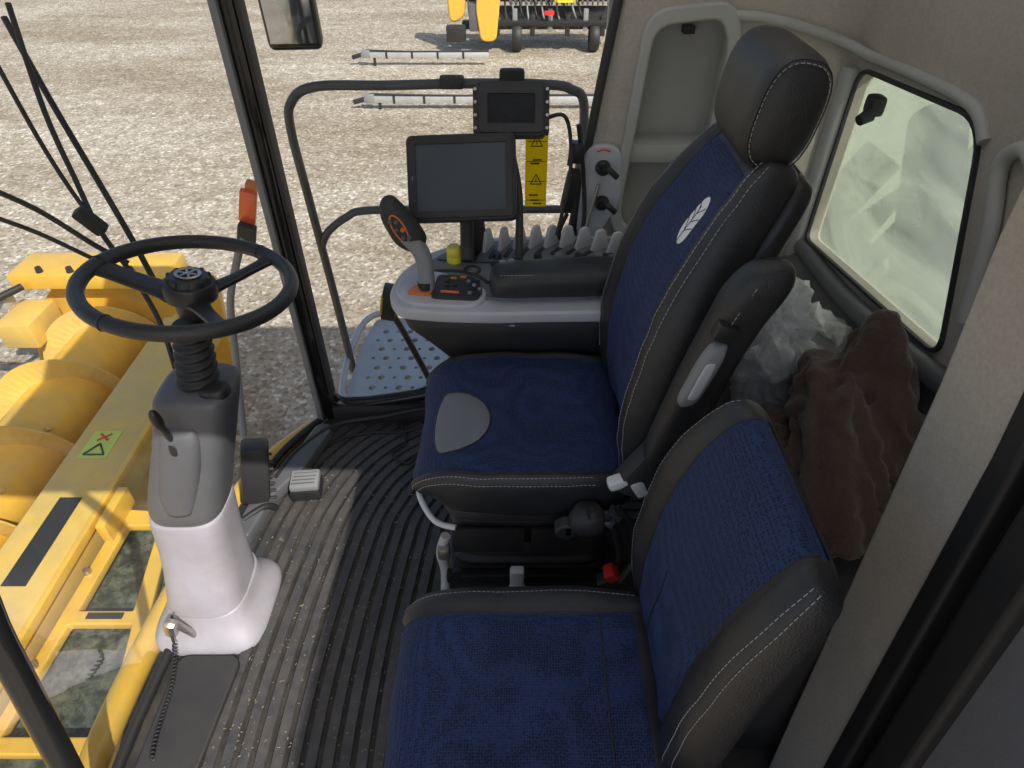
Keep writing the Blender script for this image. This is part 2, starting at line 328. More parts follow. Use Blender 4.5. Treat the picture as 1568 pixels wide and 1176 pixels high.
# ================================================================ CAB SHELL
cab=G('combine_cab')
front=cat([(-.80,-.05),(-.85,.3),(-.865,.6),(-.85,.95),(-.825,1.2),(-.76,1.5),(-.65,1.69)],8)
fl=[tuple(p) for p in front]+[(.56,1.72),(.86,1.72),(.86,-.05)]
plate('floor_pan',fl,[],.04,'xy',-.021,MATG,cab)
tube('front_sill_rubber',[(p[0]-.012,p[1],.008) for p in front],.013,RUB,cab,smooth=False)
tube('front_frame_yellow',[(p[0]-.06-.05*math.sin(max(0,min(1,(p[1])/1.7))*math.pi),p[1],-.05) for p in front],.035,YEL,cab,smooth=False)
box('front_pillar_right',(-.655,1.715,.97),(.05,.07,1.95),GLO,cab,.012)
box('front_pillar_seal',(-.622,1.70,.97),(.012,.045,1.93),PLAM,cab,.005)
box('front_pillar_inner',(-.672,1.672,.97),(.02,.02,1.93),MGR,cab,.006)
tube('front_pillar_left',[(-.825,.38,-.05),(-.83,.41,.05),(-.84,.466,.25),(-.86,.55,.55),(-.872,.60,.75),(-.86,.5,1.1),(-.75,.1,1.93)],.024,GLO,cab)
tube('side_window_sill',[(-.66,1.70,.20),(-.63,1.70,.09),(-.55,1.70,.06),(-.3,1.705,.10),(-.1,1.71,.16)],.024,GLO,cab)
box('side_kick_panel',(-.42,1.69,.03),(.42,.05,.08),PLAM,cab,.02)
ws=cat([(-.655,1.70),(-.86,1.52),(-1.0,1.25),(-1.06,.95),(-1.03,.6),(-.90,.35),(-.80,-.04)],8)
wv=[];wf=[]
for z,kk in ((-.02,0),(.6,1),(1.2,1),(1.93,.5)):
    for i,p in enumerate(ws):
        fx,fy=front[len(front)-1-int(i/(len(ws)-1)*(len(front)-1))]
        wv.append(((fx-.03)*(1-kk)+p[0]*kk,fy*(1-kk)+p[1]*kk,z))
n=len(ws)
for r in range(3):
    for i in range(n-1): wf.append((r*n+i,r*n+i+1,(r+1)*n+i+1,(r+1)*n+i))
mesh('windscreen_glass',wv,wf,WGL,cab,True)
mesh('side_window_glass',[(-.62,1.74,.08),(.2,1.74,.08),(.3,1.74,1.9),(-.62,1.74,1.9)],[(0,1,2,3)],WGL,cab)
plate('roof',rnd([(-1.25,.0),(1.05,.0),(1.05,1.98),(-1.25,1.98)],.08),[rnd([(-.35,.62),(.84,.62),(.84,1.72),(-.35,1.72)],.06)],.12,'xy',2.02,WHT,cab,.02)
plate('roof_fill_panel',rnd([(-.35,.62),(.84,.62),(.84,1.72),(-.35,1.72)],.06),[],.006,'xy',2.02,FILL,cab)  # added unseen translucent panel, turns sun into soft fill inside the cab
outer=[(.12,.10),(.86,.10),(.86,1.95),(.36,1.95),(.245,1.3),(.165,.64)]
niche=rnd([(.335,1.245),(.50,1.262),(.53,1.20),(.51,.76),(.44,.68),(.335,.70),(.30,.76)],.05)
niche_o=[( .42+(p[0]-.42)*1.16, .97+(p[1]-.97)*1.09) for p in niche]
plate('side_wall_panel',outer,[niche],.03,'xz',1.755,FELT,cab)
plate('niche_trim',niche_o,[niche],.018,'xz',1.738,WALLG,cab,.006)
box('niche_back',(.41,1.845,.97),(.34,.02,.70),WALLG,cab,.0)
for x0 in (.275,.55): box('niche_side',(x0,1.81,.97),(.03,.08,.66),WALLG,cab,.003)
box('niche_shelf',(.42,1.795,.925),(.25,.10,.055),WALLG,cab,.02)
box('niche_latch',(.44,1.815,1.215),(.03,.03,.018),PLA,cab,.003)
tube('side_wall_edge_seal',[(.165,1.735,.55),(.172,1.735,.70),(.25,1.735,1.31),(.33,1.735,1.8)],.012,PLAM,cab)
rw=[(-.02,.05),(1.76,.05),(1.76,1.95),(-.02,1.95)]
win=rnd([(1.70,1.150),(1.20,1.195),(1.02,.80),(1.70,.70)],[.05,.07,.05,.03])
plate('rear_wall_panel',rw,[win],.03,'yz',.865,FELT,cab)
plate('rear_window_seal',[(1.37+(p[0]-1.37)*1.018,.95+(p[1]-.95)*1.03) for p in win],[win],.008,'yz',.846,PLAM,cab,.001)
plate('rear_window_glass',[(1.37+(p[0]-1.37)*1.02,.95+(p[1]-.95)*1.03) for p in win],[],.002,'yz',.875,DGL,cab)
tube('window_ledge_trim',[(.845,1.70,.672),(.835,1.4,.697),(.83,1.1,.752),(.83,.9,.80)],.026,GRY,cab)
tube('headliner_trim',[(.52,1.735,1.262),(.60,1.733,1.256),(.70,1.731,1.235),(.80,1.722,1.205),(.842,1.66,1.19),(.846,1.45,1.205),(.846,1.245,1.21),(.846,1.17,1.17)],.012,WALLG,cab)
tube('corner_fillet',[(.845,1.735,.3),(.845,1.735,1.15)],.03,WALLG,cab,smooth=False)
tube('grab_handle_trim',[(.84,1.0,.90),(.835,1.04,1.06),(.835,1.09,1.16),(.835,1.05,1.20),(.835,.98,1.16)],.014,WALLG,cab)
box('window_catch',(.83,1.55,1.115),(.035,.045,.045),RUB,cab,.012)
cyl('window_catch_knob',(.815,1.53,1.10),(.79,1.52,1.09),.016,.012,RUB,cab)
stack('rear_shelf',[(.66,1.17,.0,.2,.58,9),(.66,1.17,.45,.2,.58,9),(.665,1.17,.50,.195,.575,7),(.67,1.17,.515,.18,.56,6)],PLAM,cab,3)
mesh('rear_wall_lower_trim',[(.845,1.73,.67),(.845,.64,.80),(.74,.64,.52),(.74,1.73,.52)],[(0,1,2,3)],GRY,cab)
post=lambda a,b:[(.535-a,.0),(.57-a,.32),(.615-a,.74),(.648-a,1.044),(.68-a,1.24),(.72-a,1.95),(.72-b,1.95),(.68-b,1.24),(.648-b,1.044),(.615-b,.74),(.57-b,.32),(.535-b,.0)]
plate('door_post_lining',post(0,.128),[],.06,'yz',.60,FELT,cab,.008)
plate('door_post_seal_outer',post(.13,.155),[],.05,'yz',.59,RUB,cab,.008)
plate('door_post_strip',post(.157,.19),[],.03,'yz',.60,GLO,cab,.004)
plate('door_post_sun_glint',post(.192,.200),[],.02,'yz',.59,YELD,cab,.001)  # sun glint along the seals, put in as a yellow strip
plate('door_seal',post(.207,.25),[],.06,'yz',.585,RUB,cab,.01)
dr=G('cab_door')
plate('door_panel',[(.29,-.1),(.33,.32),(.38,.74),(.43,1.24),(.47,1.9),(-.85,1.9),(-.85,-.1)],[],.05,'yz',.60,DOORM,dr,.01)
tube('door_grab_rail',[(.55,.1,.5),(.53,.1,.6),(.53,.1,1.1),(.55,.1,1.2)],.014,PLA,dr)
# ================================================================ FLOOR MAT
fm=G('floor_mat')
def fx_at(y):
    ys=[p[1] for p in front]; xs=[p[0] for p in front]; return np.interp(y,ys,xs)
rv=[];rf=[]
for r in np.arange(.06,.80,.038):
    pts=[(-r,y) for y in np.arange(-.02,1.2,.05)]+[(-r*math.cos(a),1.2+r*math.sin(a)*.92) for a in np.linspace(0,math.pi/2,26)]+[(x,1.2+r*.92) for x in (.1,.3,.5)]
    pts=[(p[0]-.05*math.sin(max(0,min(1,p[1]/1.3))*math.pi),p[1]) for p in pts]
    run=[]
    def flush(run):
        if len(run)<2: return
        b0=len(rv)
        for i,p in enumerate(run):
            a=run[max(i-1,0)];c=run[min(i+1,len(run)-1)]; t=Vector((c[0]-a[0],c[1]-a[1])).normalized(); nx,ny=-t.y,t.x
            for o,z in ((-.0135,0),(-.0118,.006),(.0118,.006),(.0135,0)): rv.append((p[0]+nx*o,p[1]+ny*o,z+.0005))
        for i in range(len(run)-1):
            for k in range(3): rf.append((b0+i*4+k,b0+i*4+k+1,b0+(i+1)*4+k+1,b0+(i+1)*4+k))
    for p in pts:
        ok=p[1]<1.66 and p[0]>fx_at(p[1])+.035
        if ok: run.append(p)
        else: flush(run); run=[]
    flush(run)
mesh('mat_ribs',rv,rf,MAT,fm)
dv=[];df=[]
for i in range(1100):
    x=random.uniform(-.8,-.15);y=random.uniform(.2,1.6)
    if x<fx_at(y)+.03: continue
    a=random.random()*6.28;l=random.uniform(.001,.004);w=random.uniform(.0005,.0013);b=len(dv);c,s=math.cos(a),math.sin(a)
    for u,v in ((-l,-w),(l,-w),(l,w),(-l,w)): dv.append((x+u*c-v*s,y+u*s+v*c,.0078+random.random()*.002))
    df.append((b,b+1,b+2,b+3))
mesh('straw_crumbs',dv,df,M('straw',(.24,.20,.13),.8),fm)
fp=G('foot_rest_panel')
plate('foot_panel',rnd([(-.66,1.60),(-.70,1.46),(-.775,1.33),(-.80,1.16),(-.765,1.14),(-.735,1.30),(-.665,1.42),(-.615,1.60)],.02),[],.03,'xy',.03,GRY,fp,.008)
plate('footplate',rnd([(-.83,.52),(-.70,.52),(-.68,.80),(-.83,.80)],.03),[],.010,'xy',.012,PLAM,fp,.004)
plate('footplate_step',rnd([(-.80,.42),(-.67,.42),(-.67,.50),(-.80,.50)],.02),[],.012,'xy',.016,PLAM,fp,.004)
# ================================================================ STEERING COLUMN + WHEEL
sc=G('steering_column')
stack('column_base_skirt',[(-.785,.955,.0,.145,.145,4),(-.785,.955,.02,.14,.14,4),(-.785,.957,.06,.115,.115,3.5),(-.782,.965,.10,.10,.105,3.2)],LAV,sc,4,seg=48)
stack('column_base',[(-.783,.96,.03,.104,.108,3.2),(-.782,.962,.1,.098,.103,3.2),(-.775,.99,.24,.088,.09,3.2),(-.768,1.005,.355,.087,.085,3.4),(-.767,1.005,.372,.082,.08,3.4)],LAV,sc,5,seg=48)
stack('column_lower',[(-.767,1.005,.36,.076,.072,3),(-.762,1.008,.39,.088,.082,3),(-.745,1.015,.45,.088,.083,3),(-.70,1.03,.58,.082,.08,3.4),(-.675,1.04,.66,.080,.076,3.8),(-.665,1.045,.70,.078,.074,3.8),(-.662,1.046,.712,.066,.064,3.6)],GRY,sc,5,seg=48)
stack('column_front_cover',[(-.75,.94,.42,.03,.02,2.4),(-.74,.945,.47,.042,.022,2.4),(-.71,.955,.56,.045,.028,2.4),(-.69,.965,.64,.04,.022,2.4),(-.685,.975,.66,.02,.01,2.4)],GRY,sc,5)
pts=[]
for i in range(15):
    t=i/14; pts.append((-.660+.014*t,1.045+.03*t,.705+.135*t,*( (.045-.008*t,)*2 if i%2==0 else (.036-.006*t,)*2 ),2))
stack('column_boot',pts,RUB,sc,3)
stack('column_cap_knob',[(-.615,1.02,.705,.03,.028,2.5),(-.615,1.02,.722,.028,.026,2.5),(-.615,1.02,.727,.015,.014,2)],PLA,sc,3)
tube('tilt_lever',[(-.70,.955,.62),(-.702,.945,.655),(-.703,.938,.69)],.007,PLA,sc)
stack('tilt_lever_knob',[(-.703,.938,.68,.006,.006,2),(-.703,.936,.70,.011,.011,2),(-.703,.934,.725,.009,.009,2),(-.703,.934,.735,.002,.002,2)],PLA,sc,3)
stack('lever_gaiter',[(-.70,.952,.595,.022,.018,2),(-.70,.95,.61,.02,.016,2),(-.70,.948,.63,.012,.01,2)],RUB,sc,3)
mt=Matrix.Translation((-.640,1.115,.912))@Matrix.Rotation(math.radians(8),4,'Y')@Matrix.Rotation(math.radians(-5),4,'X')
sw=G('steering_wheel',mt)
R=.192
tube('rim',[(R*math.cos(a),R*math.sin(a),0) for a in np.linspace(0,2*math.pi,64,endpoint=False)],.015,LEA,sw,smooth=False,cyc=True)
def spoke(ang,w0,w1,nm):
    secs=[]
    for t in np.linspace(0,1,10):
        r=.03+(R-.028)*t; w=w0+(w1-w0)*t+.012*(2*t-1)**4; z=-.028+.028*t**1.5; c,s=math.cos(ang),math.sin(ang)
        secs.append([Vector((r*c-b*s,r*s+b*c,z+h)) for b,h in sell(w,.007,3,16)])
    loft(nm,secs,[PLA],sw)
spoke(math.radians(172),.030,.022,'spoke_left'); spoke(math.radians(52),.016,.012,'spoke_a'); spoke(math.radians(-52),.018,.013,'spoke_b')
for a0 in (1.1,2.95,4.3): tube('rim_seam',[(R*math.cos(a0)+.0156*math.cos(b)*math.cos(a0),R*math.sin(a0)+.0156*math.cos(b)*math.sin(a0),.0156*math.sin(b)) for b in np.linspace(0,2*math.pi,20,endpoint=False)],.0009,BLK,sw,smooth=False,cyc=True)
lathe('hub',[(0,-.07),(.03,-.07),(.036,-.035),(.050,-.03),(.052,-.005),(.048,.003),(.041,.005),(.038,.014),(.034,.018),(0,.018)],Matrix(),PLA,sw,40)
for k in range(10):
    a=k*math.pi/5; box('hub_knurl',(.039*math.cos(a),.039*math.sin(a),.009),(.006,.009,.014),PLA,sw,.002,rot=(0,0,a))
lathe('hub_emblem_ring',[(.018,.0185),(.024,.0185),(.025,.021),(.022,.023),(.018,.021)],Matrix(),SIL,sw)
for k in range(3): box('hub_emblem_leaf',(0,0,.020+.0004*k),(.005,.034,.003),SIL,sw,.001,rot=(0,0,k*math.pi/3+.5))
pd=G('brake_pedal')
tube('pedal_arm',[(-.80,.845,.04),(-.805,.83,.10),(-.815,.82,.15)],.009,SIL,pd)
box('pedal_pad',(-.822,.815,.13),(.030,.026,.10),SIL,pd,.012,rot=(.25,.35,0))
ac=G('accelerator_pedal')
box('pedal_body',(-.775,1.33,.12),(.08,.10,.18),RUB,ac,.015,rot=(-.35,.2,.3))
for k in range(7): box('pedal_grip_rib',(-.750,1.278+.009*k,.055+.022*k),(.075,.010,.007),PLAM,ac,.002,rot=(-.35,.2,.3))
tube('pedal_link',[(-.72,1.27,.02),(-.74,1.25,.05),(-.79,1.2,.05)],.010,RUB,ac)
fs=G('foot_switch')
box('switch_body',(-.642,1.345,.025),(.092,.078,.04),PLA,fs,.008,rot=(0,0,.1))
box('switch_cap',(-.642,1.347,.055),(.088,.07,.026),MGR,fs,.008,rot=(.1,0,.1))
for k in range(4): box('cap_rib',(-.642,1.325+.014*k,.0695),(.07,.003,.003),GRY,fs,.001,rot=(0,0,.1))
fc=G('floor_cable')
tube('cable_a',[(-.66,1.38,.02),(-.66,1.45,.012),(-.60,1.56,.012),(-.48,1.60,.015),(-.36,1.60,.02),(-.25,1.63,.06)],.004,RUB,fc)
tube('cable_b',[(-.74,1.36,.05),(-.70,1.48,.05),(-.60,1.60,.05),(-.45,1.64,.05),(-.3,1.66,.07),(-.2,1.6,.1)],.008,RUB,fc)
tube('cable_c',[(-.38,1.63,.02),(-.36,1.55,.015),(-.40,1.50,.012),(-.34,1.46,.012),(-.3,1.52,.02)],.004,RUB,fc)
cc=G('coiled_cord')
pts=[]
for i in range(260):
    t=i/259; a=t*2*math.pi*30; x=-.825+.035*t+.01*math.sin(t*5); y=.80-.24*t; z=.08-.055*t; pts.append((x+.0042*math.cos(a),y,z+.0042*math.sin(a)))
tube('coil',pts,.0022,RUB,cc,smooth=False)
tube('coil_tail',[(-.815,.83,.16),(-.83,.82,.12),(-.825,.80,.08)],.003,RUB,cc)
# ================================================================ DRIVER SEAT
ds=G('driver_seat')
CY=1.135
ck=[(-.180,.455,.185,.165,.05,.06,.0),(-.168,.475,.205,.178,.06,.07,.002),(-.13,.488,.222,.190,.066,.08,.004),(-.05,.490,.232,.200,.068,.08,.006),(.05,.486,.235,.200,.07,.08,.008),(.16,.484,.230,.195,.07,.07,.010),(.27,.486,.215,.18,.06,.06,.008)]
def mf(i,j): return 1 if j<NI-1 else 0
sec=seatpart('cushion',ck,CY,[LEA,BLUE],ds,mf,q0=.10,q1=.12,wend=.86,dish=.012,wob=.005)
n_=len(sec)
dashes('cushion_stitch_near',surf_line(sec,len(sec[0])-4,3,n_-6),ds)
dashes('cushion_stitch_low',surf_line(sec,len(sec[0])-7,3,n_-6),ds)
tube('cushion_piping',surf_line(sec,0,1,n_-2,.0005),.002,LEA,ds,smooth=False)
XS=[s_[8].x for s_ in sec[:len(sec)*3//4]]
def zint(x,y):
    i=int(np.searchsorted(XS,x)); i=max(1,min(len(XS)-1,i)); t=(x-XS[i-1])/(XS[i]-XS[i-1]+1e-9); t=max(0,min(1,t))
    def zz(i): return np.interp(y,[p.y for p in sec[i][:NI]],[p.z for p in sec[i][:NI]])
    return zz(i-1)*(1-t)+zz(i)*t
pv=[];pf=[];NR,NA=10,36;cx,cyy=-.155,1.105
pv.append((cx,cyy,zint(cx,cyy)+.003))
for r in range(1,NR+1):
    for a in range(NA):
        th=2*math.pi*a/NA; rr=r/NR; x=cx+.105*rr*math.cos(th) if math.cos(th)>0 else cx+.026*rr*math.cos(th); y=cyy+.105*rr*math.sin(th)
        pv.append((x,y,zint(x,y)+(.0035 if rr<.97 else .0)))
for a in range(NA): pf.append((0,1+a,1+(a+1)%NA))
for r in range(NR-1):
    for a in range(NA): a2=(a+1)%NA; pf.append((1+r*NA+a,1+(r+1)*NA+a,1+(r+1)*NA+a2,1+r*NA+a2))
mesh('cushion_front_patch',pv,pf,PATCH,ds,True)
tube('patch_piping',[(x,y,z+.001) for x,y,z in pv[1+(NR-1)*NA:]],.0018,LEA,ds,smooth=False,cyc=True)
bk=[(.300,.50,.195,.12,.05,.05,.01),(.290,.58,.225,.135,.055,.05,.016),(.282,.66,.235,.145,.055,.05,.018),(.285,.76,.235,.150,.055,.05,.018),(.305,.88,.225,.147,.055,.05,.017),(.338,.98,.205,.135,.055,.05,.015),(.375,1.06,.180,.118,.052,.045,.012),(.410,1.125,.158,.100,.048,.04,.009),(.437,1.165,.138,.087,.04,.035,.006),(.449,1.185,.118,.075,.033,.03,.003)]
NBK=(len(bk)-1)*7+1
def mb(i,j): return 1 if (j<NI-1 and 3<i<NBK-13) else 0
sb=seatpart('backrest',bk,CY,[LEA,BLUE],ds,mb,q0=.08,q1=.10,wend=.8,dish=.014,wob=.005)
L0=len(sb[0])
dashes('back_stitch_near_a',surf_line(sb,L0-3,4,NBK-5),ds); dashes('back_stitch_near_b',surf_line(sb,L0-6,4,NBK-5),ds); dashes('back_stitch_far',surf_line(sb,NI+2,10,NBK-5),ds)
tube('back_piping_near',surf_line(sb,0,4,NBK-10,.0),.002,BLK,ds,smooth=False); tube('back_piping_far',surf_line(sb,NI-1,4,NBK-10,.0),.002,BLK,ds,smooth=False)
sh=[(.345,.52,.19,.1,.03,.05,0),(.340,.66,.215,.1,.03,.05,0),(.355,.85,.21,.1,.03,.05,0),(.408,1.02,.18,.1,.03,.045,0),(.465,1.13,.145,.08,.03,.03,0),(.48,1.16,.12,.07,.02,.02,0)]
seatpart('back_shell',sh,CY,[PLA],ds,lambda i,j:0,q0=.06,q1=.08,dish=0)
def back_pt(z,y,off=.003):
    i=min(range(len(sb)),key=lambda i:abs(sb[i][8].z-z)); i=max(1,min(len(sb)-2,i))
    if sb[i][8].z>z: i-=1
    t=(z-sb[i][8].z)/(sb[i+1][8].z-sb[i][8].z)
    def xx(i): return np.interp(y,[p.y for p in sb[i][:NI]],[p.x for p in sb[i][:NI]])
    return Vector((xx(i)*(1-t)+xx(i+1)*t-off,y,z+off*.4))
WT=M('embroidery_white',(.88,.89,.90),.7,bump=.3)
def leaf(cz,cy,hl,hw):
    ev=[back_pt(cz,cy,.0035)];ef=[];NAx,NRx=40,6
    for r in range(1,NRx+1):
        for a in range(NAx):
            th=2*math.pi*a/NAx; rr=r/NRx; u=hl*rr*math.cos(th); v=hw*rr*math.sin(th)*(1-.12*math.cos(th))
            ev.append(back_pt(cz+u,cy+v,.0035 if r<NRx else .001))
    for a in range(NAx): ef.append((0,1+a,1+(a+1)%NAx))
    for r in range(NRx-1):
        for a in range(NAx): a2=(a+1)%NAx; ef.append((1+r*NAx+a,1+(r+1)*NAx+a,1+(r+1)*NAx+a2,1+r*NAx+a2))
    mesh('leaf_emblem',ev,ef,WT,ds,True)
    NV=M('emblem_gap',(.01,.02,.06),.8)
    tube('leaf_midrib',[back_pt(cz+hl*u,cy+.002*math.sin(u*3),.0038) for u in np.linspace(-.95,.6,14)],.0008,NV,ds,smooth=False)
    for sg in (-1,1):
        for k in range(3):
            u0=-.52+.40*k+(.1 if sg>0 else 0)
            tube('leaf_vein',[back_pt(cz+hl*(u0+.42*t**.8),cy+sg*hw*1.02*t*math.sqrt(max(0,1-min(.98,abs(u0+.42*t))**2)),.0038) for t in np.linspace(0,1,8)],.0008,NV,ds,smooth=False)
leaf(1.055,CY-.040,.044,.027)
secs=[]
HX,HZ=.425,1.258
for y,k in [(0,.0),(.003,.45),(.012,.78),(.03,.95),(.06,1.0),(.13,1.0),(.19,1.0),(.215,.95),(.232,.8),(.24,.5),(.243,.02)]:
    s=[]
    for a,b in sell(.058*max(k,.02),.090*max(k,.02),2.8,44):
        t=.16; s.append(Vector((HX+a*math.cos(t)+b*math.sin(t),1.015+y,HZ-a*math.sin(t)+b*math.cos(t))))
    secs.append(s)
K=[[np.array(v) for v in s] for s in secs]
dense=[]
for col in zip(*K): dense.append(cat(col,4))
dense=[[Vector(dense[c][r]) for c in range(44)] for r in range(len(dense[0]))]
loft('headrest',dense,[LEA],ds)
ring=[]
for a,b in sell(.048,.079,2.8,60):
    t=.16; ring.append(Vector((HX+a*math.cos(t)+b*math.sin(t),1.0285,HZ-a*math.sin(t)+b*math.cos(t))))
dashes('headrest_stitch',ring+[ring[0]],ds)
tube('headrest_seam',[Vector((HX+(p.x-HX)*1.06,1.0305,HZ+(p.z-HZ)*1.06)) for p in ring],.0012,BLK,ds,smooth=False,cyc=True)
AY=.86
ak=[(.288,AY,.66,.028,.026,3),(.292,AY,.70,.042,.028,3),(.308,AY,.78,.045,.029,3),(.330,AY,.90,.042,.030,3),(.356,AY,1.0,.043,.032,3),(.373,AY,1.05,.046,.034,3),(.385,AY,1.08,.042,.032,2.8),(.391,AY,1.10,.03,.022,2.5),(.394,AY,1.107,.008,.006,2)]
stack('armrest',ak,LEA,ds,5)
dashes('armrest_stitch',[(p[0]-.02,AY-.032,p[2]) for p in cat([(k[0],0,k[2]) for k in ak[3:7]],4)],ds)
stack('armrest_handle',[(.292,.829,.845,.004,.006,3),(.297,.826,.86,.016,.012,3),(.307,.824,.90,.018,.014,3),(.320,.824,.95,.018,.013,3),(.329,.828,.975,.012,.01,3),(.331,.832,.98,.003,.004,3)],MGR,ds,4)
stack('armrest_handle_inset',[(.299,.815,.872,.004,.003,3),(.302,.8125,.88,.009,.004,3),(.316,.8125,.94,.009,.004,3),(.319,.815,.95,.004,.003,3)],LGR,ds,4)
box('armrest_latch',(.332,.828,1.0),(.035,.025,.03),PLA,ds,.006,rot=(0,.3,0))
box('armrest_hinge',(.27,.872,.63),(.09,.05,.13),PLAM,ds,.015,rot=(0,.5,0))
cyl('hinge_bolt',(.285,.847,.66),(.285,.832,.66),.014,.012,PLA,ds)
box('recline_lever',(.225,.862,.615),(.075,.03,.022),WHT,ds,.010,rot=(0,-.35,.1))
box('recline_lever_grip',(.253,.86,.60),(.03,.032,.05),WHT,ds,.010,rot=(0,-.5,.1))
stack('height_knob',[(.16,.872,.455,.035,.03,2.4),(.16,.868,.48,.040,.034,2.4),(.16,.87,.505,.03,.028,2.4)],PLAM,ds,3)
for k in range(8): box('mechanism_part',(.12+.014*k,.865+.006*(k%3),.46+.012*(k%4)),(.018,.03,.03),PLAM if k%2 else GRY,ds,.004,rot=(k*.4,k*.7,0))
cyl('adjust_wheel',(.115,.85,.455),(.115,.88,.455),.024,.024,PLAM,ds,bev=.004)
tube('harness',[(.2,.86,.50),(.23,.85,.42),(.24,.86,.33),(.22,.9,.2),(.25,.93,.1)],.008,RUB,ds)
tube('harness_b',[(.22,.87,.52),(.26,.86,.46),(.27,.86,.36),(.27,.9,.22)],.006,RUB,ds)
stack('cushion_pan',[(.04,CY,.375,.19,.19,7),(.04,CY,.40,.205,.205,7),(.04,CY,.425,.20,.205,7)],PLAM,ds,3)
stack('suspension_upper',[(.04,CY+.01,.27,.195,.19,8),(.04,CY+.01,.375,.195,.19,8)],PLA,ds,2)
stack('suspension_lower',[(.035,CY,.0,.205,.215,9),(.035,CY,.15,.205,.215,9),(.035,CY,.19,.20,.21,8),(.035,CY,.20,.19,.20,8)],PLA,ds,2)
stack('suspension_bellows',[(.04,CY,.19,.18,.185,8),(.04,CY,.21,.19,.195,8),(.04,CY,.23,.175,.18,8),(.04,CY,.25,.19,.195,8),(.04,CY,.28,.175,.18,8)],RUB,ds,4)
box('base_panel_left',(-.055,.933,.32),(.17,.012,.085),PLA,ds,.004)
box('base_panel_right',(.13,.933,.32),(.17,.012,.085),PLA,ds,.004)
box('base_rail',(.04,.912,.205),(.40,.03,.03),GLO,ds,.008)
box('ride_lever',(.012,.885,.24),(.034,.022,.10),LGR,ds,.008,rot=(.25,0,0)); box('ride_lever_tip',(.012,.868,.20),(.044,.034,.036),LGR,ds,.012)
tube('base_front_foot',[(-.155,.93,.34),(-.17,.925,.28),(-.165,.93,.2),(-.17,.92,.10),(-.165,.93,.02)],.012,LGR,ds)
box('front_bolt',(-.16,.915,.30),(.03,.03,.04),SIL,ds,.01)
tube('slide_handle',[(-.13,.93,.37),(-.18,.95,.37),(-.222,1.02,.375),(-.230,1.10,.38),(-.222,1.18,.38),(-.17,1.24,.38)],.007,WHT,ds)
bu=G('seat_belt_buckle')
box('buckle_body',(.245,.845,.30),(.05,.035,.10),PLA,bu,.008,rot=(0,.9,0)); box('buckle_button',(.222,.838,.328),(.028,.034,.026),RED,bu,.004,rot=(0,.9,0))
tube('buckle_strap',[(.28,.86,.27),(.31,.88,.2),(.32,.9,.1)],.012,RUB,bu)
# ================================================================ PASSENGER SEAT
ps=G('passenger_seat'); PY=.485
pk=[(-.162,.43,.20,.15,.05,.06,0),(-.148,.445,.215,.15,.06,.06,.002),(-.08,.452,.222,.15,.062,.06,.003),(.03,.452,.225,.15,.062,.06,.004),(.13,.45,.225,.15,.062,.06,.005),(.22,.45,.215,.15,.06,.06,.004),(.27,.45,.2,.14,.05,.06,.003)]
NPK=(len(pk)-1)*7+1
def mp(i,j): return 1 if (j<NI-1 and 0<=i<NPK-8) else 0
sp_=seatpart('cushion',pk,PY,[LEA,BLUE],ps,mp,q0=.08,q1=.1,wend=.9,dish=.004,wob=.005)
tube('cushion_seam',surf_line(sp_,NI-1,1,NPK-2,0),.002,BLK,ps,smooth=False)
tube('cushion_cross_seam',[p+Vector((0,0,.0005)) for p in sp_[int(NPK*.70)][:NI]],.0018,BLK,ps,smooth=False)
dashes('cushion_stitch',surf_line(sp_,NI+3,2,NPK-6),ps,r=.0005)
bp_=[(.310,.42,.18,.12,.045,.05,.01),(.288,.50,.192,.122,.05,.05,.014),(.285,.60,.200,.126,.05,.05,.018),(.292,.70,.200,.126,.05,.05,.018),(.306,.79,.197,.128,.05,.045,.016),(.330,.87,.190,.125,.048,.04,.012),(.352,.925,.178,.120,.04,.035,.006),(.368,.95,.165,.115,.03,.03,.003)]
NPB=(len(bp_)-1)*7+1
def mq(i,j): return 1 if (j<NI-1 and i>2) else 0
sq=seatpart('backrest',bp_,.562,[LEA,BLUE],ps,mq,q0=.08,q1=.14,wend=.8,dish=.006,wob=.005)
L1=len(sq[0])
tube('back_seam_far',surf_line(sq,NI-1,2,NPB-1,0),.002,BLK,ps,smooth=False); tube('back_seam_near',surf_line(sq,0,2,NPB-1,0),.002,BLK,ps,smooth=False)
dashes('back_stitch_near_a',surf_line(sq,L1-6,3,NPB-3),ps,r=.0006); dashes('back_stitch_near_b',surf_line(sq,L1-8,3,NPB-3),ps,r=.0006); dashes('back_stitch_far',surf_line(sq,NI+4,4,NPB-3),ps,r=.0005)
tube('back_inner_seam',surf_line(sq,10,2,int(NPB*.45),.0006),.0010,BLK,ps,smooth=False)
stack('seat_box',[(.03,.46,.0,.17,.19,8),(.03,.46,.38,.18,.2,8),(.04,.46,.40,.19,.2,8)],PLA,ps,2)
cyl('hinge',(.27,.75,.47),(.27,.785,.47),.032,.028,PLAM,ps,bev=.005); box('hinge_arm',(.26,.77,.44),(.05,.02,.11),PLA,ps,.008,rot=(0,.3,0))
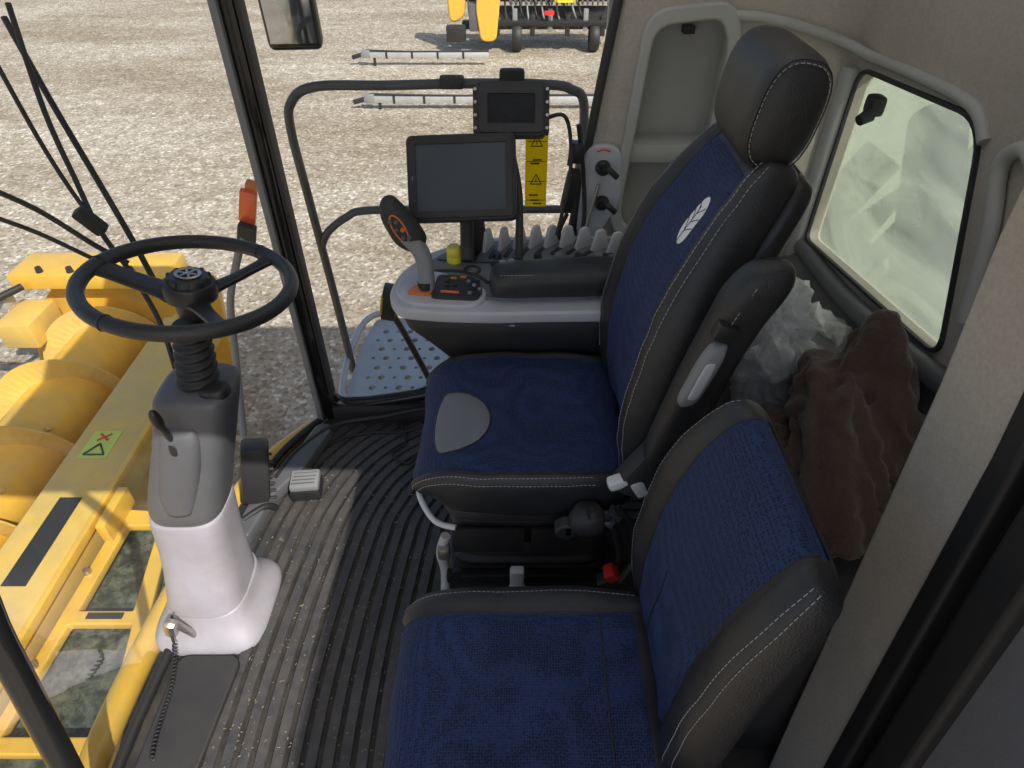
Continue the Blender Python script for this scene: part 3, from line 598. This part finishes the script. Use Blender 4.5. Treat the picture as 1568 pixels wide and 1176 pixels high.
# ================================================================ CONSOLE
co=G('control_console')
top=rnd([(-.305,1.395),(-.275,1.340),(-.17,1.325),(-.04,1.320),(.05,1.325),(.225,1.328),(.26,1.35),(.36,1.52),(.36,1.71),(-.05,1.70),(-.22,1.62),(-.295,1.50)],.05)
plate('console_rim',top,[],.018,'xy',.686,LGR,co,.007)
ins=[(.0+(p[0]-.03)*.86+.035,1.515+(p[1]-1.515)*.78+.012) for p in top]
plate('console_top_panel',ins,[],.012,'xy',.700,PAN,co,.003)
plate('console_front_rim',rnd([(-.291,1.395),(-.25,1.35),(-.10,1.335),(-.07,1.37),(-.07,1.41),(-.2,1.50),(-.28,1.49)],.04),[],.012,'xy',.700,LGR,co,.006)
plate('button_panel',rnd([(-.20,1.365),(-.085,1.355),(-.075,1.41),(-.10,1.46),(-.19,1.47)],.015),[],.008,'xy',.712,PLAM,co,.002)
tube('panel_swoosh_black',[(-.22,1.50,.708),(-.15,1.50,.708),(-.09,1.475,.708),(-.06,1.44,.708)],.006,PLAM,co)
tube('panel_swoosh_black_b',[(-.20,1.56,.708),(-.10,1.545,.708),(.02,1.548,.708),(.30,1.55,.708)],.004,PLAM,co)
lathe('panel_dial_ring',[(.016,.0),(.024,.0),(.024,.006),(.020,.008),(.016,.006)],Matrix.Translation((-.105,1.505,.705)),PLAM,co,28)
def scal(k,dx,dy): return [Vector((.02+(p[0]-.02)*k+dx,1.515+(p[1]-1.515)*k+dy,0)) for p in top]
secs=[]
for z,k,dx,dy in ((.682,.97,0,0),(.62,.94,.005,.0),(.55,.86,.025,.02),(.46,.76,.05,.04),(.36,.66,.08,.06)):
    secs.append([v+Vector((0,0,z)) for v in scal(k,dx,dy)])
loft('console_body',secs,[PLAM],co)
box('console_release',(-.02,1.345,.655),(.06,.03,.012),LGR,co,.006)
secs=[]
for x,w,h,y in ((-.055,.012,.012,1.400),(-.048,.040,.026,1.402),(-.02,.052,.033,1.404),(.04,.054,.036,1.408),(.10,.055,.037,1.412),(.2,.056,.038,1.417),(.26,.05,.034,1.42),(.275,.02,.014,1.42)):
    secs.append([Vector((x,y+a,.742+b+.008*(x+.07))) for a,b in sell(w,h,3.2,36)])
K=[cat([tuple(s[c]) for s in secs],4) for c in range(36)]
loft('armrest_pad',[[Vector(K[c][r]) for c in range(36)] for r in range(len(K[0]))],[LEA],co)
dashes('armrest_pad_stitch',[(x,1.368+.012*(x+.07)*2,.7745) for x in np.linspace(-.03,.22,30)],co)
for i in range(4):
    for j in range(3): box('button',(-.105+.013*j-.002*i,1.380+.018*i,.719),(.009,.011,.006),PLA if (i+j)%3 else MGR,co,.002)
for x,y in ((-.15,1.450),(-.125,1.455),(-.17,1.387),(-.155,1.385),(-.14,1.383)): box('orange_button',(x,y,.718),(.016,.008,.006),ORG,co,.002)
for x,y in ((-.165,1.415),(-.145,1.415),(-.165,1.435)): box('switch',(x,y,.718),(.012,.010,.008),BLK,co,.002)
plate('joystick_slot',rnd([(-.262,1.385),(-.205,1.375),(-.195,1.405),(-.245,1.42)],.010),[],.004,'xy',.715,ORG,co,.001)
lathe('hand_throttle_knob',[(0,.05),(.016,.05),(.02,.045),(.021,.03),(.019,.022),(.02,.02),(.021,0)],Matrix.Translation((-.155,1.555,.703)),STK,co,24)
for k in range(11):
    t=k/10; x=-.11+.44*t; y=1.615+.03*math.sin(t*math.pi)-.06*max(0,t-.6)
    an=1.25-.9*t
    pl=rnd([(-.030,0),(.030,0),(.010,.060),(-.012,.060)],.008,3)
    o=plate('finger_lever',pl,[],.006,'xz',0,FINM,co,.002)
    o.matrix_local=Matrix.Translation((x,y,.706))@Matrix.Rotation(an,4,'Z')@Matrix(((1,0,0,0),(0,0,-1,0),(0,1,0,0),(0,0,0,1)))
    box('lever_gate',(x+.012,y-.035,.709),(.012,.05,.006),BLK,co,.002,rot=(0,0,an-1.4))
for k in range(16):
    t=k/15; box('function_button',(-.05+.36*t,1.535+.02*math.sin(t*9),.710),(.016,.012,.008),LGR if k%3 else PLAM,co,.003,rot=(0,0,.3-.6*t))
plate('console_swoosh',rnd([(-.04,1.482),(.05,1.492),(.2,1.492),(.31,1.47),(.31,1.487),(.2,1.520),(.05,1.516),(-.04,1.50)],.008),[],.004,'xy',.7105,LGR,co,.001)
for k in range(6):
    cyl('rotary_dial',(-.04+.055*k,1.572,.705),(-.04+.055*k,1.572,.722),.012,.010,MGR if k%2 else PLA,co,16,bev=.002)
js=G('joystick')
tube('joystick_boot',[(-.215,1.405,.70),(-.217,1.408,.735)],.020,RUB,js,smooth=False)
stack('joystick_stem',[(-.215,1.405,.71,.022,.018,2.6),(-.214,1.415,.76,.020,.016,2.6),(-.222,1.43,.80,.022,.018,2.6),(-.25,1.445,.835,.028,.02,2.6)],MGR,js,4)
secs=[]
for z,dx,hx,hy in ((.80,-.225,.012,.012),(.815,-.235,.034,.022),(.84,-.255,.044,.026),(.87,-.272,.042,.026),(.90,-.288,.036,.024),(.925,-.298,.024,.018),(.935,-.302,.008,.006)):
    secs.append([Vector((dx+a*.72,1.455+b,z+a*.5)) for a,b in sell(hx,hy,2.5,32)])
K=[cat([tuple(s[c]) for s in secs],4) for c in range(32)]
loft('joystick_head',[[Vector(K[c][r]) for c in range(32)] for r in range(len(K[0]))],[PLAM],js)
ring=[(.022*math.cos(a),.036*math.sin(a)) for a in np.linspace(0,2*math.pi,28,endpoint=False)]
tube('joystick_orange_ring',[(-.270+p[1]*-.45+p[0]*.55,1.4305-abs(p[0])*.02,.866+p[1]*.95+p[0]*.35) for p in ring],.0022,ORG,js,smooth=False,cyc=True)
for k in range(6): cyl('thumb_button',(-.262-.014*(k//2)+.014*(k%2),1.433,.845+.02*(k//2)),(-.262-.014*(k//2)+.014*(k%2),1.424,.845+.02*(k//2)),.006,.005,(ORG if k==3 else GRY),js,14,bev=.001)
# ================================================================ DISPLAYS
def disp(name,loc,w,h,d,rot,scr,bez):
    m=Matrix.Translation(loc)@Matrix.Rotation(rot[2],4,'Z')@Matrix.Rotation(rot[0],4,'X')@Matrix.Rotation(rot[1],4,'Y'); g=G(name,m)
    plate('casing',rnd([(-w/2,-h/2),(w/2,-h/2),(w/2,h/2),(-w/2,h/2)],.012),[],d,'xz',0,PLAM,g,.005)
    plate('bezel',rnd([(-w/2+.004,-h/2+.004),(w/2-.004,-h/2+.004),(w/2-.004,h/2-.004),(-w/2+.004,h/2-.004)],.01),[rnd([(-w/2+bez,-h/2+bez),(w/2-bez,-h/2+bez),(w/2-bez,h/2-bez),(-w/2+bez,h/2-bez)],.003)],.006,'xz',-d/2-.007,PLA,g,.001)
    box('screen',(0,-d/2-.006,0),(w-2*bez+.004,.002,h-2*bez+.004),scr,g,0)
    return g
d1=disp('display_monitor',(-.125,1.585,.925),.262,.20,.035,(math.radians(-33),math.radians(-3.5),math.radians(-4)),SCRB,.018)
tube('monitor_arm',[(0,.03,-.02),(0,.06,-.09),(.0,.05,-.2)],.018,PLAM,d1)
box('monitor_bracket',(0,.03,-.02),(.10,.03,.10),PLAM,d1,.01)
box('status_led',(-.121,-.027,-.0),(.004,.003,.012),GALV,d1,.001)
box('monitor_stand',(-.10,1.63,.76),(.07,.04,.14),PLAM,co,.012,taper=.6)
d2=disp('camera_monitor',(-.002,1.675,1.062),.165,.118,.04,(math.radians(-30),0,math.radians(0)),SCR,.024)
for sx in (-1,1):
    box('mount_flange',(sx*.088,.0,0),(.012,.045,.11),PLAM,d2,.003)
    for k in range(4): cyl('flange_screw',(sx*.088,-.022,-.045+.03*k),(sx*.088,-.028,-.045+.03*k),.004,.004,SIL,d2,10)
for k in range(5): box('monitor_key',(-.045+.022*k,-.029,-.049),(.012,.003,.006),STK if k in(0,3) else MGR,d2,.001)
tube('monitor_cable',[(.08,0,-.02),(.13,.0,-.01),(.15,.02,-.06),(.15,.03,-.16),(.12,.05,-.3)],.005,RUB,d2)
tube('monitor_stalk',[(0,.03,-.02),(.0,.07,-.08),(.02,.03,-.2),(.02,.0,-.36)],.010,PLAM,d2)
ph=G('radio_handset')
box('handset_body',(.155,1.66,.86),(.035,.04,.12),RUB,ph,.012,rot=(.1,.15,0)); cyl('handset_knob',(.15,1.66,.93),(.155,1.66,.99),.008,.006,PLA,ph,12)
tube('handset_cord',[(.15,1.65,.80),(.13,1.64,.74),(.17,1.65,.70),(.2,1.68,.76),(.19,1.70,.9),(.17,1.70,1.02)],.006,RUB,ph)
box('handset_clip',(.17,1.70,.95),(.04,.05,.05),PLA,ph,.008)
ws_=G('warning_sticker')
box('sticker_sheet',(.066,1.735,.888),(.060,.001,.215),STKT,ws_,0)
for k in range(4): box('sticker_divider',(.066,1.7335,.80+.055*k),(.052,.001,.0015),BLK,ws_,0)
for zz in (.965,.86):
    for (x0,z0),(x1,z1) in (((.051,-.013),(.081,-.013)),((.081,-.013),(.066,.015)),((.066,.015),(.051,-.013))):
        tube('warning_triangle',[(x0,1.7335,zz+z0),(x1,1.7335,zz+z1)],.0014,BLK,ws_,smooth=False)
    box('exclamation',(.066,1.7325,zz-.002),(.0025,.0006,.012),BLK,ws_,0)
for zz in (.915,.905,.815,.80,.79): box('pictogram',(.066+.006*math.sin(zz*900),1.7333,zz),(.024,.001,.004),BLK,ws_,0)
lp=G('hydraulic_lever_panel')
plate('escutcheon',rnd([(.20,.955),(.285,.955),(.30,.80),(.235,.685),(.19,.70)],.035),[],.014,'xz',1.73,LGR,lp,.005)
for z_,x_ in ((.90,.245),(.80,.25)):
    cyl('lever_boss',(x_,1.725,z_),(x_,1.70,z_),.022,.018,PLA,lp,24,bev=.003); tube('lever_handle',[(x_,1.705,z_),(x_+.01,1.68,z_+.01),(x_+.035,1.675,z_-.01)],.008,PLA,lp)
tube('red_label',[(.225,1.72,.943),(.245,1.72,.948),(.262,1.72,.943)],.003,RED,lp)
tube('lever_rod',[(.235,1.70,.86),(.215,1.69,.76),(.205,1.68,.68)],.005,SIL,lp)
# ================================================================ RAILING, PLATFORM, MIRROR, REFLECTOR
rl=G('platform_railing')
RAIL=M('railing_paint',(.06,.065,.07),.4,dust=.3,dcol=(.2,.18,.15))
tube('guard_rail',[(-.69,2.2,-.2),(-.705,2.2,.2),(-.725,2.2,.6),(-.735,2.2,.83),(-.715,2.2,.92),(-.63,2.2,.968),(-.4,2.2,.972),(-.13,2.2,.978),(.10,2.2,.975),(.19,2.2,.96),(.235,2.2,.90),(.23,2.2,.6),(.22,2.2,-.2)],.0155,RAIL,rl)
tube('mid_rail',[(-.715,2.2,.40),(-.68,2.2,.46),(-.60,2.2,.52),(-.52,2.2,.545),(-.2,2.2,.548),(.22,2.2,.55)],.0145,RAIL,rl)
box('rail_clamp',(-.19,2.19,.985),(.08,.04,.04),RUB,rl,.012)
box('rail_clamp',(.0,2.19,1.0),(.08,.04,.05),RUB,rl,.012)
pf=G('service_platform')
holes=[]
for i in range(9):
    for j in range(8):
        cx=-.60+.055*i+(.027 if j%2 else 0); cyv=1.96+.065*j; q=.010+.006*((i*3+j)%2)
        holes.append([(cx+q*math.cos(a),cyv+q*math.sin(a)) for a in np.linspace(0,2*math.pi,12,endpoint=False)])
plate('tread_plate',rnd([(-.67,1.90),(-.665,2.30),(-.63,2.52),(.3,2.52),(.3,1.90)],.05),holes,.02,'xy',-.16,GALV,pf,.002)
plate('step_below',rnd([(-.60,1.95),(-.60,2.45),(.2,2.45),(.2,1.95)],.03),[],.02,'xy',-.40,PLAM,pf,.002)
tube('platform_edge',[(-.64,1.93,-.15),(-.69,2.0,-.14),(-.70,2.3,-.13),(-.64,2.52,-.13),(-.4,2.56,-.13)],.014,GALV,pf)
box('step_lamp',(-.43,1.93,.33),(.05,.05,.13),PLA,pf,.008,rot=(0,.2,0)); box('step_lamp_lens',(-.455,1.92,.33),(.008,.04,.07),YEL,pf,.002,rot=(0,.2,0))
tube('step_lamp_stalk',[(-.43,1.94,.28),(-.39,1.96,.15),(-.30,1.98,-.15)],.012,PLA,pf)
mr=G('wing_mirror')
box('mirror_housing',(-.745,2.47,1.20),(.185,.07,.38),GLO,mr,.03,rot=(.1,0,.1),seg=4)
box('mirror_glass',(-.742,2.432,1.20),(.155,.006,.33),MIR,mr,.002,rot=(.1,0,.1))
tube('mirror_arm',[(-.745,2.50,1.3),(-.72,2.3,1.6),(-.6,2.0,1.9)],.015,PLAM,mr)
rf_=G('marker_reflector')
box('reflector_lens',(-.885,2.05,.63),(.055,.02,.13),M('reflector_red',(.85,.12,.03),.2,coat=.5),rf_,.004,rot=(.2,.35,0)); box('reflector_lens_cap',(-.862,2.06,.69),(.035,.03,.05),ORG,rf_,.004,rot=(.2,.35,0))
box('reflector_bracket',(-.915,2.05,.53),(.06,.03,.08),PLAM,rf_,.006,rot=(.2,.35,0))
tube('reflector_arm',[(-.93,2.05,.52),(-.98,2.05,.42),(-1.05,2.05,.25),(-1.1,2.05,0),(-1.1,1.9,-.3)],.014,MGR,rf_)
# ================================================================ WIPER
wp=G('windscreen_wiper')
def wp_t(nm,pts,r): tube(nm,pts,r,RUB,wp,n=5)
wp_t('wiper_arm_a',[(-1.05,1.55,1.32),(-1.02,1.47,1.13),(-.985,1.42,.99),(-.94,1.36,.90),(-.87,1.30,.82),(-.82,1.25,.72),(-.80,1.2,.6)],.006)
wp_t('wiper_arm_b',[(-1.10,1.50,1.25),(-1.04,1.44,1.08),(-.99,1.40,.97),(-.945,1.37,.905)],.005)
wp_t('wiper_blade',[(-1.12,1.62,1.28),(-1.05,1.55,1.12),(-.97,1.47,.98),(-.90,1.40,.85),(-.84,1.33,.74)],.007)
wp_t('wiper_link_a',[(-1.10,1.28,1.05),(-1.03,1.32,.97),(-.95,1.34,.87),(-.90,1.35,.82)],.006)
wp_t('wiper_link_b',[(-1.10,1.25,1.0),(-1.03,1.29,.93),(-.95,1.32,.845),(-.90,1.34,.80)],.005)
box('wiper_joint',(-.955,1.365,.92),(.03,.03,.07),RUB,wp,.008,rot=(.2,-.5,0))
# ================================================================ HEADER
hd=G('harvester_header')
box('back_beam',(-2.21,2.0,-1.05),(.34,3.4,.2),YELD,hd,.02)
box('beam_lip',(-2.03,2.0,-.965),(.03,3.4,.05),YEL,hd,.006)
box('back_wall',(-2.42,1.9,-1.45),(.04,4.6,.75),YEL,hd,.005)
box('beam_label',(-2.20,1.86,-.947),(.11,.5,.003),BLK,hd,0)
box('beam_sticker',(-2.23,2.48,-.947),(.15,.2,.003),M('sticker_green',(.55,.68,.1),.4),hd,0)
for (x0,y0),(x1,y1) in (((-2.285,2.40),(-2.175,2.40)),((-2.175,2.40),(-2.23,2.48)),((-2.23,2.48),(-2.285,2.40))): tube('sticker_triangle',[(x0,y0,-.943),(x1,y1,-.943)],.005,BLK,hd,smooth=False)
for i_,a in enumerate((.7,-.7)): box('sticker_cross',(-2.23,2.53,-.943+.002*i_),(.08,.012,.002),RED,hd,0,rot=(0,0,a))
AX,AZ=-3.06,-1.42
cyl('auger_tube',(AX,-.6,AZ),(AX,4.1,AZ),.24,.24,YEL,hd,48)
fv=[];ff=[];NT=44
for hand,y0,y1,ph0 in ((1,4.05,2.0,.3),(-1,-.5,1.75,2.6)):
    turns=abs(y1-y0)/.62; n=int(turns*NT); b=len(fv)
    for i in range(n+1):
        t=i/n; a=hand*2*math.pi*turns*t+ph0; y=y0+(y1-y0)*t
        for r in (.235,.39): fv.append((AX+r*math.cos(a),y,AZ+r*math.sin(a)))
        for r in (.39,.235): fv.append((AX+r*math.cos(a),y+.012,AZ+r*math.sin(a)))
    for i in range(n):
        q=b+i*4
        for k in range(4): ff.append((q+k,q+(k+1)%4,q+4+(k+1)%4,q+4+k))
mesh('auger_flighting',fv,ff,YELD,hd,False)
for k in range(7): cyl('auger_bolt',(AX+.165,.4+.5*k,AZ+.165),(AX+.19,.4+.5*k,AZ+.19),.02,.018,YELD,hd,10)
box('header_pan',(-3.1,1.8,-1.88),(1.3,4.9,.03),SIL,hd,.005)
plate('end_panel',rnd([(-3.9,-1.9),(-2.3,-1.9),(-2.2,-.95),(-2.7,-.85),(-3.35,-.95),(-3.7,-1.3)],.06),[],.05,'xz',4.2,YEL,hd,.01)
box('end_top_plate',(-3.05,4.22,-.90),(1.15,.34,.12),YEL,hd,.02)
box('end_bracket',(-3.5,3.9,-1.15),(.25,.35,.2),YELD,hd,.02)
box('end_lug',(-3.75,3.95,-1.0),(.3,.12,.08),GALV,hd,.02)
for k in range(4): cyl('end_bolt',(-3.4+.22*k,4.1,-.84),(-3.4+.22*k,4.1,-.80),.025,.02,PLA,hd,12)
tube('reel_arm',[(-3.7,3.7,-1.0),(-4.1,3.6,-.85),(-4.6,3.5,-.8)],.05,RUB,hd)
tube('header_hose',[(-3.5,4.0,-.9),(-3.7,3.7,-.95),(-3.9,3.3,-1.2),(-4.1,3.2,-1.5)],.025,RUB,hd)
box('skid_plate',(-3.9,3.4,-1.6),(.25,.5,.4),PLAM,hd,.03)
fh=G('feeder_house')
fr_o=[(-2.02,.35),(-1.98,2.12),(-1.72,2.10),(-1.40,.35)]
h1=rnd([(-1.97,1.02),(-1.95,1.50),(-1.66,1.50),(-1.56,1.02)],.02); h2=rnd([(-1.94,1.55),(-1.93,2.03),(-1.76,2.03),(-1.68,1.55)],.02); h3=rnd([(-1.97,.45),(-1.965,.97),(-1.55,.97),(-1.46,.45)],.02)
plate('feeder_frame',fr_o,[h1,h2,h3],.03,'xy',-1.08,YEL,fh,.008)
box('shaded_ground_panel',(-1.75,1.2,-1.19),(.62,1.9,.06),M('shaded_ground_tone',(.035,.045,.035),.3,var=.5,vs=60,dust=.9,dcol=(.22,.24,.17),ds=22),fh,.01)  # dark panel stands in for shaded ground below the frame openings
box('feeder_body',(-1.75,1.2,-1.47),(.6,1.5,.5),YELD,fh,.02)
box('feeder_label',(-1.80,1.53,-1.054),(.16,.03,.003),BLK,fh,0)
for yy in (1.3,1.75,2.05): cyl('frame_bolt',(-1.985,yy,-1.06),(-1.985,yy,-1.03),.018,.015,SIL,fh,10)
box('gusset',(-1.97,2.05,-1.0),(.05,.25,.12),YEL,fh,.01)
bd=G('combine_body')
box('chassis_side',(2.6,1.0,-.9),(3.2,3.3,1.3),YEL,bd,.05)
box('under_cab_frame',(.0,.9,-.35),(1.3,1.3,.5),PLAM,bd,.03)
mesh('tank_floor',[(.95,-.6,.2),(.95,2.6,.2),(2.4,2.6,.55),(2.4,-.6,.55)],[(0,1,2,3)],TANK,bd)
mesh('tank_rear',[(2.4,-.6,.5),(2.4,2.6,.5),(2.7,2.6,2.1),(2.7,-.6,2.1)],[(0,1,2,3)],TANK,bd)
mesh('tank_side',[(.95,2.6,.15),(2.5,2.6,.5),(2.8,2.7,2.1),(.95,2.7,2.1)],[(0,1,2,3)],TANK,bd)
cyl('tank_auger_tube',(1.15,1.3,.15),(1.6,2.5,.75),.10,.10,GRY,bd)
for k in range(3): box('tank_brace',(1.45,1.5+.35*k,.40+.05*k),(1.0,.06,.05),GRY,bd,.005,rot=(0,-.3,.7))
cyl('front_wheel_tyre',(.2,2.75,-1.15),(.2,3.25,-1.15),.85,.85,RUB,bd,40,bev=.1)
# ================================================================ BAG
pb=G('plastic_bag')
def bag(nm,c,sz,amp,seed,sub,flat):
    bm=bmesh.new(); bmesh.ops.create_icosphere(bm,subdivisions=sub,radius=1)
    for v in bm.verts:
        p=v.co.copy(); q=p*1.6+Vector((seed,seed*2.3,seed*.7)); d=amp*(noise.noise(q)*1.2+.6*abs(noise.noise(q*2.7))+random.uniform(-.10,.10))
        v.co=Vector((c[0]+p.x*sz[0]*(1+d),c[1]+p.y*sz[1]*(1+d),c[2]+p.z*sz[2]*(1+d)))
    me=bpy.data.meshes.new(nm); bm.to_mesh(me); bm.free(); me.materials.append(BAG); me.polygons.foreach_set('use_smooth',[not flat]*len(me.polygons)); return link(bpy.data.objects.new(nm,me),pb)
bag('bag_film',(.70,1.31,.60),(.12,.16,.11),.5,1.7,4,True)
bag('bag_film_top',(.66,1.36,.68),(.07,.10,.07),.6,4.4,4,True)
bag('bag_film_front',(.62,1.22,.60),(.07,.09,.09),.6,6.1,4,True)
box('carton',(.67,1.27,.62),(.13,.15,.08),WHT,pb,.004,rot=(.2,.3,.5)); box('folded_paper',(.62,1.20,.655),(.08,.10,.008),WHT,pb,.002,rot=(.5,-.5,.2))
# ================================================================ PARKED IMPLEMENT IN YARD
ih=G('parked_header_implement')
def o(x,y,z): return (x,y,GZ+z)
box('main_frame',o(.55,15.6,.95),(3.3,.25,.25),PLA,ih,.03); box('lower_frame',o(.55,15.4,.42),(3.2,.2,.16),PLA,ih,.03)
box('deck_black',o(.75,15.2,.62),(2.6,.7,.1),RUB,ih,.02,rot=(.25,0,0))
for k in range(2):
    pts=[]
    for i in range(420):
        t=i/419; a=t*2*math.pi*20; pts.append(o(-.1+2.1*t,15.25-.25*k+.12*math.cos(a),.95+.28*k+.12*math.sin(a)))
    tube('auger_coil',pts,.022,GALV,ih,smooth=False); cyl('auger_core',o(-.1,15.25-.25*k,.95+.28*k),o(2.0,15.25-.25*k,.95+.28*k),.05,.05,SIL,ih)
plate('yellow_divider',rnd([(-.62,-1.75),(-.35,-1.75),(-.25,-.9),(-.4,-.3),(-.62,-.5),(-.7,-1.2)],.1),[],.12,'xz',14.9,YEL,ih,.03)
plate('yellow_end_shield',rnd([(-1.25,-1.45),(-1.0,-1.35),(-.95,-.4),(-1.3,-.4)],.12),[],.35,'xz',15.2,YEL,ih,.04)
box('end_bracket',o(-1.15,14.95,.35),(.4,.2,.3),PLA,ih,.03); box('end_bracket_b',o(-.75,15.0,.65),(.25,.3,.5),GRY,ih,.03)
box('yellow_cover',o(1.05,14.9,1.15),(.45,.3,.45),YEL,ih,.06); box('warning_plate',o(1.05,14.74,1.12),(.3,.01,.35),STK,ih,0)
for k in range(5): box('warning_print',o(1.05,14.73,1.0+.06*k),(.24,.006,.012),BLK,ih,0)
box('red_lamp',o(.75,14.8,.75),(.2,.04,.08),RED,ih,.01)
for x in (.1,1.7):
    lathe('tyre',[(.12,-.1),(.24,-.1),(.27,-.06),(.27,.06),(.24,.1),(.12,.1)],Matrix.Translation(o(x,15.0,.27))@Matrix.Rotation(math.pi/2,4,'Y'),RUB,ih); cyl('wheel_hub',o(x-.08,15.0,.27),o(x+.08,15.0,.27),.13,.13,SIL,ih)
for k in range(16): tube('hose',[o(-.9+.15*k,15.2,.9),o(-.85+.15*k,14.95,.55+.2*random.random()),o(-.7+.15*k,15.2,.4)],.02,RUB if k%2 else MGR,ih)
for k in range(7): box('bracket',o(-.3+.36*k,14.95,.5+.1*(k%2)),(.1,.1,.4),MGR if k%2 else PLA,ih,.02)
def pole(nm,x0,x1,y,z,s=1):
    g=G(nm); box('beam',o((x0+x1)/2,y,z),(x1-x0,.1*s,.1*s),GALV,g,.02); tube('drawbar_tip',[o(x0,y,z),o(x0-.18,y,z-.05)],.04,PLA,g); box('stand',o(x0+.25,y,z/2),(.05,.05,z),PLA,g,.01); box('coupling',o(x0+.1,y,z+.02),(.16,.14,.14),MGR,g,.02)
    tube('pole_hose',[o(x0+.1,y,z+.08),o(x0+(x1-x0)*.4,y-.02,z+.06),o(x1,y,z+.07)],.018,RUB,g)
    for k in range(4): box('pole_clip',o(x0+.5+.5*k,y,z),(.04,.12*s,.12*s),PLA,g,.01)
pole('trailer_drawbar',-2.95,-.45,13.9,.2); pole('trailer_drawbar',-2.45,1.4,11.3,.16)
